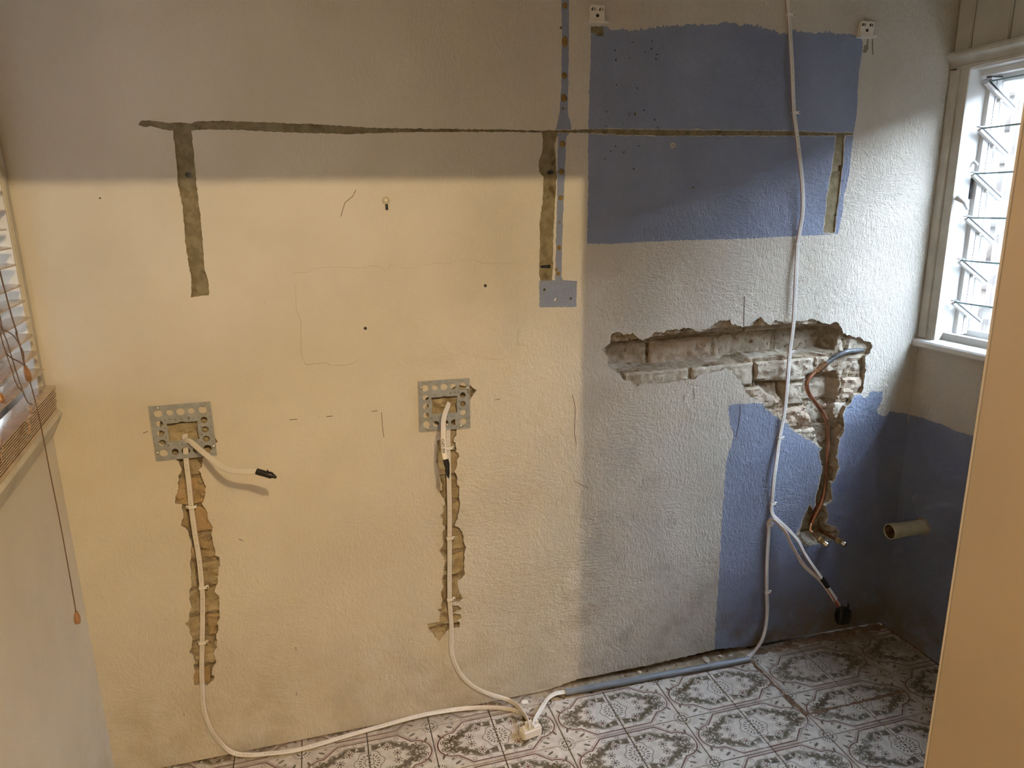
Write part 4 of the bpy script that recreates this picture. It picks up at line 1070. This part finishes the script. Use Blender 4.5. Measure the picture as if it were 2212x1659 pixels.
tm_ = Matrix(((tdir[0], tup[0], tn[0], tc[0]), (tdir[1], tup[1], tn[1], tc[1]), (tdir[2], tup[2], tn[2], tc[2]), (0, 0, 0, 1))) @ Matrix.Translation((0, 0, 0.0034))
lt_ = text_mesh('AB GPO', 'lettering', 0.0115, 'ink', c4, tm_); tag(lt_, 'AB GPO handwritten in black')
# 5: from the ceiling down the right side, then out to the taped connector
w5 = [(1701, -60), (1701.5, 0), (1704, 32.5), (1707, 81), (1711, 152), (1714, 230), (1716.5, 258), (1722, 298), (1727, 339), (1731, 375), (1734, 420), (1733.5, 460), (1728, 497), (1723, 527), (1721, 565), (1719, 610), (1716.5, 660), (1713, 709), (1706.5, 758),
      (1701.5, 823), (1695, 888), (1684, 946.5), (1678, 990), (1672, 1034), (1667.5, 1086), (1666.5, 1102), (1670.6, 1114), (1681.5, 1125), (1696, 1138), (1712, 1154), (1725, 1170), (1736, 1192), (1746, 1208), (1757.5, 1225), (1777, 1252), (1790, 1271), (1807, 1295)]
o5 = [.006, .006, .006, .010, .012, .008, .007, .010, .013, .015, .016, .014, .010, .006, .010, .014, .014, .012, .007, .012, .010, .006, .012, .014, .006, .006, .010, .018, .028, .040, .050, .060, .068, .075, .088, .096, .105]
c5 = ribbon('flat_cable', [WP(p, o) for p, o in zip(w5, o5)], [NW] * 25 + [(.1, -1, .1)] * 4 + [(.3, -.8, .4)] * 8, 'cable_red_b')
tag(c5, 'long white flat cable from the ceiling down the blue paint to a black connector', 'cable')
taped(c5, [(1775, 1249), (1781, 1257), (1788, 1268)], [.087, .092, .096], [.0092, .0092, .0088], 'tape_band')
# 6: from the conduit up to the clip and over to the same connector
f6 = [FP((1606, 1427), 0.013), FP((1616, 1419), 0.016)]
w6 = [(1631, 1405), (1645, 1384), (1652, 1362), (1655.5, 1340), (1657, 1315), (1656, 1279), (1656, 1243), (1657, 1206), (1659, 1170), (1660.5, 1142), (1660, 1131), (1663, 1125), (1669, 1123), (1680, 1131), (1697, 1151), (1708, 1174), (1720, 1196), (1735, 1219), (1753, 1237), (1774, 1256), (1789, 1275), (1804, 1298)]
o6 = [.030, .022, .016, .010, .008, .006, .010, .010, .008, .006, .008, .012, .018, .024, .034, .044, .054, .064, .074, .086, .094, .102]
c6 = ribbon('flat_cable', f6 + [WP(p, o) for p, o in zip(w6, o6)], [(0, -.7, .7), (0, -.8, .6)] + [NW] * 10 + [(-.5, -.7, -.3), (-.7, -.3, -.6)] + [(-.8, -.3, -.5)] * 5 + [(-.5, -.6, -.3)] * 3 + [(-.2, -.9, 0)] * 2, 'cable_red_a')
tag(c6, 'white and red flat cable rising from the floor conduit to the hanging connector', 'cable')
# 7: conduit end to junction box
P7 = [FP((1236, 1492), 0.013), FP((1221, 1495), 0.013), FP((1199, 1499), 0.018), FP((1182, 1511), 0.022), FP((1169, 1531), 0.028), FP((1159, 1548), 0.034), FP((1153, 1562), 0.038), FP((1151, 1570), 0.038)]
c7 = ribbon('flat_cable', P7, [(0, -.4, 1), (0, -.4, 1), (-.2, -.4, .9), (-.5, -.4, .6), (-.3, -.8, .5), (0, -.9, .5), (0, -1, .3), (0, -1, .3)], 'cable')
tag(c7, 'short white cable between the grey conduit end and the junction box', 'cable')

# conduit
ca, cb_ = FP((1221, 1496), 0.0115), FP((1619, 1424), 0.0115)
dirc = (cb_ - ca) / np.linalg.norm(cb_ - ca)
b = MB(); seg = 20
e1 = np.array([-dirc[1], dirc[0], 0]); e2 = np.array([0, 0, 1.0])
prof_c = [(0.03, 0.0092), (0.0, 0.0092), (0.0, 0.0115), (1.0, 0.0115), (1.0, 0.0092), (0.97, 0.0092)]
Lc = np.linalg.norm(cb_ - ca)
vs = [ca + dirc * t * Lc + r * (math.cos(2 * math.pi * k / seg) * e1 + math.sin(2 * math.pi * k / seg) * e2) for t, r in prof_c for k in range(seg)]
b.add(vs, [(i * seg + k, i * seg + (k + 1) % seg, (i + 1) * seg + (k + 1) % seg, (i + 1) * seg + k) for i in range(len(prof_c) - 1) for k in range(seg)])
co = autosmooth(b.build('conduit', 'conduit'), 35); tag(co, 'grey plastic conduit lying along the base of the wall', 'conduit')

# taped connector
cc = WP((1821, 1328), 0.112)
con = thing('connector', 'black taped connector hanging at the end of the cables above the corner tiles', 'connector', tuple(cc))
bm = bmesh.new(); bmesh.ops.create_cube(bm, size=1.0); bmesh.ops.subdivide_edges(bm, edges=bm.edges[:], cuts=4, use_grid_fill=True)
for v_ in bm.verts:
    p = v_.co; l = max(abs(p.x), abs(p.y), abs(p.z)); sph = p.normalized() * 0.5
    p = p.lerp(sph, 0.35); q = 0.06 * mnoise.noise(p * 5)
    v_.co = Vector(((p.x + q) * 0.050, (p.y - q) * 0.034, (p.z + q) * 0.060))
me = bpy.data.meshes.new('connector_body'); bm.to_mesh(me); bm.free(); me.materials.append(MAT['black']); me.polygons.foreach_set('use_smooth', [True] * len(me.polygons))
o = bpy.data.objects.new('connector_body', me); COL.objects.link(o); o.parent = con; o.location = (0, 0, -0.004)
MB().ring([(-0.010, -0.004, 0.018), (-0.016, 0, 0.040)], [0.010, 0.0065], 10).build('tape_neck', 'black', con, smooth=True, local=True)
MB().ring([(0.016, 0, 0.010), (0.018, -0.002, 0.036), (0.015, -0.002, 0.046)], [0.006, 0.004, 0.002], 8).build('tape_neck', 'black', con, smooth=True, local=True)
MB().ring([(0.018, -0.004, -0.004), (0.027, -0.006, -0.002)], [0.014, 0.010], 10).build('connector_lug', 'black', con, smooth=True, local=True)
MAT['redwire'] = plain('red_wire', (0.45, 0.06, 0.035), 0.35); MAT['whitewire'] = plain('white_wire', (0.8, 0.8, 0.78), 0.35); MAT['orangewire'] = plain('orange_wire', (0.55, 0.20, 0.05), 0.35)
for k, (mt, pa, pb) in enumerate((('redwire', (1788, 1274), (1810, 1312)), ('redwire', (1803, 1297), (1811, 1309)), ('whitewire', (1807, 1296), (1817, 1313)), ('orangewire', (1804, 1293), (1813, 1311)), ('whitewire', (1815, 1310), (1822, 1316)))):
    MB().ring([WP(pa, .100), WP(((pa[0] + pb[0]) / 2 + 1, (pa[1] + pb[1]) / 2 - 1), .110), WP(pb, .118)], 0.0016, 8).build('wire', mt, con, smooth=True)

# cable clips
clip_groups = [([(416, 1093), (438, 1267), (437, 1386)], 'left', 8), ([(968.5, 967), (971, 1161), (971.6, 1293.5)], 'middle', 2), ([(1704, 33), (1715.5, 244), (1722.5, 527), (1706.5, 759), (1684, 945), (1667.5, 1087), (1661, 1133), (1656, 1278)], 'right', 4)]
clipb = MB()
pr = [(-0.0105, 0.0), (-0.0105, -0.0075), (-0.0085, -0.0105), (0.0085, -0.0105), (0.0105, -0.0080), (0.0165, -0.0080), (0.0165, 0.0), (0.0095, 0.0), (0.0085, -0.0075), (-0.0085, -0.0075), (-0.0085, 0.0)]
n = len(pr); vs = [(x, y, z) for z in (-0.0036, 0.0036) for x, y in pr]
clipb.add(vs, [(i, (i + 1) % n, n + (i + 1) % n, n + i) for i in range(n)] + [(0, 1, 9, 10), (1, 2, 3, 9), (9, 3, 8), (8, 3, 4, 7), (7, 4, 5, 6)] + [tuple(n + i for i in f)[::-1] for f in ((0, 1, 9, 10), (1, 2, 3, 9), (9, 3, 8), (8, 3, 4, 7), (7, 4, 5, 6))])
clip_me = clipb.build('saddle', 'clip'); bm = bmesh.new(); bm.from_mesh(clip_me.data); bmesh.ops.recalc_face_normals(bm, faces=bm.faces); bm.to_mesh(clip_me.data); bm.free()
nail_me = MB().ring([(0.0135, -0.004, 0), (0.0135, -0.0090, 0), (0.0135, -0.0096, 0)], [0.0018, 0.0018, 0.0010], 8).build('nail', 'ink')
names_r = ['topmost white cable clip above the blue rectangle', 'white cable clip on the upper half of the blue rectangle', 'white cable clip just below the blue rectangle', 'white cable clip in front of the exposed bricks', 'white cable clip on the lower blue paint beside the broken hole',
           'white cable clip right above where the cables part', 'white cable clip at the top of the cable rising from the conduit', 'lowest white cable clip on the cable rising from the conduit']
names_l = ['top', 'middle', 'bottom']
first = True
for pts, side, _ in clip_groups:
    for k, p in enumerate(pts):
        lab = names_r[k] if side == 'right' else '%s white cable clip on the cable below the %s mounting plate' % (['upper', 'second', 'lowest'][k], 'left' if side == 'left' else 'middle')
        c = WP(p, 0.0005)
        flip = math.pi if (side == 'left' and k == 0) else 0
        r_ = thing('cable_clip', lab, 'clip', tuple(c), 'white cable clips', rot=(0, flip + random.uniform(-.06, .06), 0))
        for src in (clip_me, nail_me):
            o = src if first else src.copy()
            if not first: COL.objects.link(o)
            o.parent = r_
        first = False

# junction box on the floor
bc = FP((1146, 1588), 0.0)
jb = thing('junction_box', 'small white plastic junction box on the tiles where the cables meet', 'box', (bc[0], bc[1] , 0.0), rot=(0, 0, 0.20))
bm = bmesh.new(); bmesh.ops.create_cube(bm, size=1.0)
for v_ in bm.verts: v_.co = Vector((v_.co.x * 0.068, v_.co.y * 0.036, 0.0165 + v_.co.z * 0.033))
bmesh.ops.bevel(bm, geom=bm.edges[:], offset=0.005, segments=3, affect='EDGES')
me = bpy.data.meshes.new('box_body'); bm.to_mesh(me); bm.free(); me.materials.append(MAT['plastic']); o = bpy.data.objects.new('box_body', me); COL.objects.link(o); o.parent = jb; autosmooth(o, 30)
MB().ring([(0.002, 0.002, 0.032), (0.002, 0.002, 0.0375), (0.002, 0.002, 0.0385)], [0.0125, 0.0115, 0.0085], 20).build('cap_boss', 'plastic', jb, smooth=False, local=True)
MB().ring([(0.002, 0.002, 0.0384), (0.002, 0.002, 0.0388)], 0.0065, 18).build('cap_recess', 'trim', jb, local=True)
MB().box((-0.026, -0.006, 0.032), (-0.014, 0.010, 0.035)).build('tab', 'plastic', jb, local=True)
MB().box((0.020, 0.0, 0.032), (0.030, 0.016, 0.040)).build('tab', 'plastic', jb, local=True)
MB().box((-0.012, 0.010, 0.032), (0.012, 0.018, 0.041)).build('cable_entry', 'plastic', jb, local=True)

# ---- white shelf brackets high on the wall
def bracket(px_tl, px_br, label, skew):
    a, b2 = WP(px_tl), WP(px_br); w, hgt = b2[0] - a[0], a[2] - b2[2]
    root = thing('wall_bracket', label, 'bracket', (a[0] + w / 2, 0, b2[2]), 'white wall brackets')
    W2 = w / 2; D = 0.010; b = MB()
    vs = [(-W2 - skew, 0, 0), (W2 - skew, 0, 0), (W2 + skew, 0, hgt), (-W2 + skew, 0, hgt), (-W2 - skew, -D - 0.004, 0.0), (W2 - skew, -D - 0.004, 0.0), (W2 + skew, -D, hgt), (-W2 + skew, -D, hgt)]
    b.add(vs, [(4, 5, 6, 7), (0, 4, 7, 3), (1, 2, 6, 5), (3, 7, 6, 2), (0, 1, 5, 4)])
    o = b.build('bracket_body', 'plastic', root, local=True); bv = o.modifiers.new('b', 'BEVEL'); bv.width = 0.0025; bv.segments = 2
    MB().box((-W2 - skew - 0.002, -0.022, -0.003), (W2 - skew + 0.008, 0, 0.002)).build('lip', 'plastic', root, local=True)
    for sx in (-0.28, 0.26):
        cx, cz = sx * w + skew * 0.45, hgt * 0.72
        MB().ring([(cx - 0.002, -D - 0.0006, cz - 0.001), (cx - 0.002, -D - 0.0014, cz - 0.001)], 0.0062, 14).build('screw_recess', 'ink', root, local=True)
        sc = MB().ring([(cx, -D - 0.001, cz), (cx, -D - 0.0035, cz), (cx, -D - 0.0042, cz)], [0.0048, 0.0048, 0.0036], 14).build('screw_head', 'steel', root, local=True)
        MB().ring([(cx, -D - 0.0042, cz), (cx, -D - 0.0047, cz)], 0.0016, 8).build('drive_hole', 'ink', sc, local=True)
    cx, cz = -0.04 * w, hgt * 0.38
    MB().ring([(cx, -D - 0.0022, cz), (cx, -D - 0.0034, cz - 0.0002)], 0.0048, 14).build('peg_hole', 'ink', root, local=True)
bracket((1273.5, 11), (1303, 52), 'white bracket with two screws at the top left corner of the blue rectangle', 0.0015)
bracket((1855, 45.5), (1881, 82), 'white bracket with two screws at the top right corner of the blue rectangle', 0.0030)
# hook eye in the upper middle of the cream wall
ec = WP((833.2, 433))
eye = thing('picture_hook', 'small metal eye hook screwed to the cream wall below the long groove', 'hook', (ec[0], 0, ec[2]))
MB().ring([(0, 0.001, 0), (0, -0.002, 0), (0, -0.0028, 0)], [0.0105, 0.0105, 0.0085], 18).build('washer', 'pvc', eye, local=True)
MB().ring([(0, -0.0025, 0.0006), (0, -0.0055, 0.0006)], [0.0042, 0.003], 12).build('screw_head', 'steel', eye, local=True)
MB().box((-0.002, -0.003, -0.0255), (0.005, 0.0008, -0.0095)).build('slot', 'ink', eye, local=True)
cr = WP((1453.5, 314)); rw = thing('wall_plug', 'pale wall plug in the blue rectangle under the groove', 'plug', (cr[0], 0, cr[2]))
MB().ring([(0, 0.001, 0), (0, -0.003, 0)], [0.0095, 0.0075], 9).build('plug_rim', 'chip', rw, local=True); MB().ring([(0, -0.0028, 0), (0, -0.0034, 0)], 0.003, 8).build('plug_hole', 'mortar', rw, local=True)

# ================================================================== COPPER PIPES IN THE HOLE
pp = thing('copper_pipe', 'bent copper water pipe with grey upper length in the broken plaster', 'pipe', tuple(WP((1742, 832), -0.02)))
cu4 = crop(1580, 680, 5.184); cu5 = crop(1700, 960, 6.38)
def pipe(pts, offs, r, name, mat, parent, seg=14):
    autosmooth(MB().ring(spline([WP(p, o) for p, o in zip(pts, offs)], 6), r, seg).build(name, mat, parent), 50)
pipe(cu4([(1515, 380), (1420, 398), (1300, 412), (1200, 452), (1120, 502), (1045, 556)]), [-0.045, -0.012, 0.0, -0.004, -0.010, -0.014], 0.0085, 'grey_pipe', 'lead', pp)
pipe(cu4([(1062, 545), (1030, 572), (990, 605), (950, 645)]), [-0.013, -0.014, -0.015, -0.016], 0.0105, 'joint_sleeve', 'joint', pp)
pipe(cu4([(965, 630), (915, 662), (862, 722), (842, 790), (868, 880), (930, 970), (1000, 1060), (1050, 1150), (1075, 1250), (1080, 1400), (1075, 1500)]) + cu5([(550, 200), (540, 400), (520, 600), (500, 720), (450, 860), (380, 1000), (340, 1085)]),
     [-.016, -.016, -.014, -.012, -.014, -.018, -.022, -.024, -.026, -.026, -.026, -.026, -.026, -.024, -.022, -.018, -.014, -.012], 0.0076, 'pipe_run', 'copper', pp)
pipe(cu5([(352, 1060), (338, 1090), (330, 1125), (322, 1170), (345, 1215), (380, 1250), (430, 1298)]), [-.013, -.012, -.010, -.006, .002, .016, .034], 0.0066, 'outlet_bend', 'joint', pp)
def fitting(p0, p1, parent):
    P0, P1 = p0, p1; d = P1 - P0
    autosmooth(MB().ring([P0, P0 + d * .08, P0 + d * .3, P0 + d * .36, P0 + d * .44, P0 + d * .56], [.008, .0115, .0115, .009, .0112, .0112], 12).build('brass_nut', 'brass', parent), 40)
    autosmooth(MB().ring([P0 + d * .56, P0 + d * .62, P1 - d * .04, P1], [.0085, .0108, .0108, .0095], 16).build('end_cap', 'steel', parent), 40)
fitting(WP(cu5([(430, 1298)])[0], .034), WP(cu5([(566, 1396)])[0], .070), pp)
p2 = thing('copper_outlet', 'second copper outlet with brass nut and capped end at the right of the pipe', 'pipe', tuple(WP((1780, 1150), -0.03)))
pipe(cu5([(440, 1170), (510, 1215), (600, 1265), (685, 1312)]), [-0.045, -.020, .012, .045], 0.0068, 'outlet_pipe', 'copper', p2)
fitting(WP(cu5([(680, 1309)])[0], .044), WP(cu5([(812, 1386)])[0], .082), p2)
pr2 = thing('copper_riser', 'dark copper riser running behind the lower part of the bent pipe', 'pipe', tuple(WP((1770, 1075), -0.04)))
pipe(cu5([(500, 640), (478, 700), (440, 800), (395, 920), (340, 1060), (320, 1120)]), [-.058, -.055, -.053, -.050, -.046, -.046], 0.0075, 'pipe_run', 'copper', pr2)
wc = WP((1780, 875), -0.02); wchip = MB().ring([wc + np.array([-.006, 0, -.002]), wc + np.array([0, -.003, 0.001]), wc + np.array([.006, 0, 0.002])], [.003, .0075, .002], 5).build('plaster_flake', 'plastic'); tag(wchip, 'bright white plaster flake caught beside the copper pipe in the hole', 'flake')

# ================================================================== DEBRIS
def chip(p, size, label, seed, mat='chip', h=0.0, group=None, flat=0.45, name='plaster_chip'):
    rr = random.Random(seed); c = FP(p, 0.0); bm = bmesh.new(); bmesh.ops.create_icosphere(bm, subdivisions=1, radius=1.0)
    for v_ in bm.verts:
        k = 0.75 + 0.5 * rr.random(); v_.co = Vector((v_.co.x * k * size, v_.co.y * k * size * 0.6, v_.co.z * k * size * flat))
    zmin = min(v_.co.z for v_ in bm.verts)
    for v_ in bm.verts: v_.co.z -= zmin
    me = bpy.data.meshes.new(name); bm.to_mesh(me); bm.free(); me.materials.append(MAT[mat])
    o = bpy.data.objects.new(name, me); COL.objects.link(o); o.location = (c[0], min(c[1], -0.006), h); o.rotation_euler = (0, 0, rr.uniform(0, 3))
    return tag(o, label, 'rubble', group)
chip((1378, 1452), 0.009, 'bright white crumb standing on the conduit gap, left of the two', 1, 'plastic', 0.0, flat=0.9)
chip((1395, 1447), 0.008, 'dark crumb in the conduit gap right of the bright white one', 2, 'mortar', 0.0, flat=0.9)
chip((1457, 1433), 0.008, 'upright brown crumb by the wall behind the conduit', 3, 'mortar', 0.0, flat=1.0)
chip((1578, 1418), 0.012, 'flat pale chip behind the right end of the conduit', 4, 'chip', 0.0, flat=0.25)
chip((1520, 1420), 0.022, 'largest flat plaster slab leaning in the gap behind the conduit', 5, 'chip', 0.0, flat=0.22)
chip((1545, 1409), 0.010, 'white chip at the foot of the blue paint edge', 6, 'plastic', 0.0, flat=0.5)
chip((1903, 1351), 0.010, 'pale pink crumb in the far right corner of the floor', 7, 'chip', 0.0, flat=0.6)
chip((1657, 1416), 0.006, 'small pale crumb on the tiles right of the conduit end', 8, 'plastic')
chip((1641, 1462), 0.005, 'small white crumb beside the brown residue line', 9, 'plastic')
chip((1730, 1548), 0.012, 'pale chip at the corner of the brown residue lines', 10, 'chip', flat=0.3)
for k, (a_x, a_y) in enumerate(((1300, 1470), (1315, 1466), (1345, 1462), (1335, 1468), (1425, 1443), (1480, 1428), (1500, 1424), (1560, 1414), (1280, 1476), (1690, 1402), (1765, 1388), (1868, 1362))):
    chip((a_x, a_y), random.Random(k).uniform(0.003, 0.005), 'tiny crumb of plaster scattered along the foot of the back wall', 20 + k, 'chip', 0.0, 'crumbs at the wall base')
# white plastic tag by the box
tc2 = FP((1134, 1518)); tb = MB(); nn_ = 14
prof_t = [(0.013 * math.cos(a), 0.013 * math.sin(a)) for a in np.linspace(0.1, math.pi - 0.1, nn_)] + [(-0.012, -0.008), (0.012, -0.010)]
m = len(prof_t); vs = [(tc2[0] + x * 0.9, tc2[1] + y * 0.9, z_) for z_ in (0.0, 0.003) for x, y in prof_t]
tb.add(vs, [tuple(range(m))[::-1], tuple(range(m, 2 * m))] + [(i, (i + 1) % m, m + (i + 1) % m, m + i) for i in range(m)])
tag(tb.build('plastic_disc', 'clip'), 'white half-round plastic cap lying by the wall near the box', 'cap')
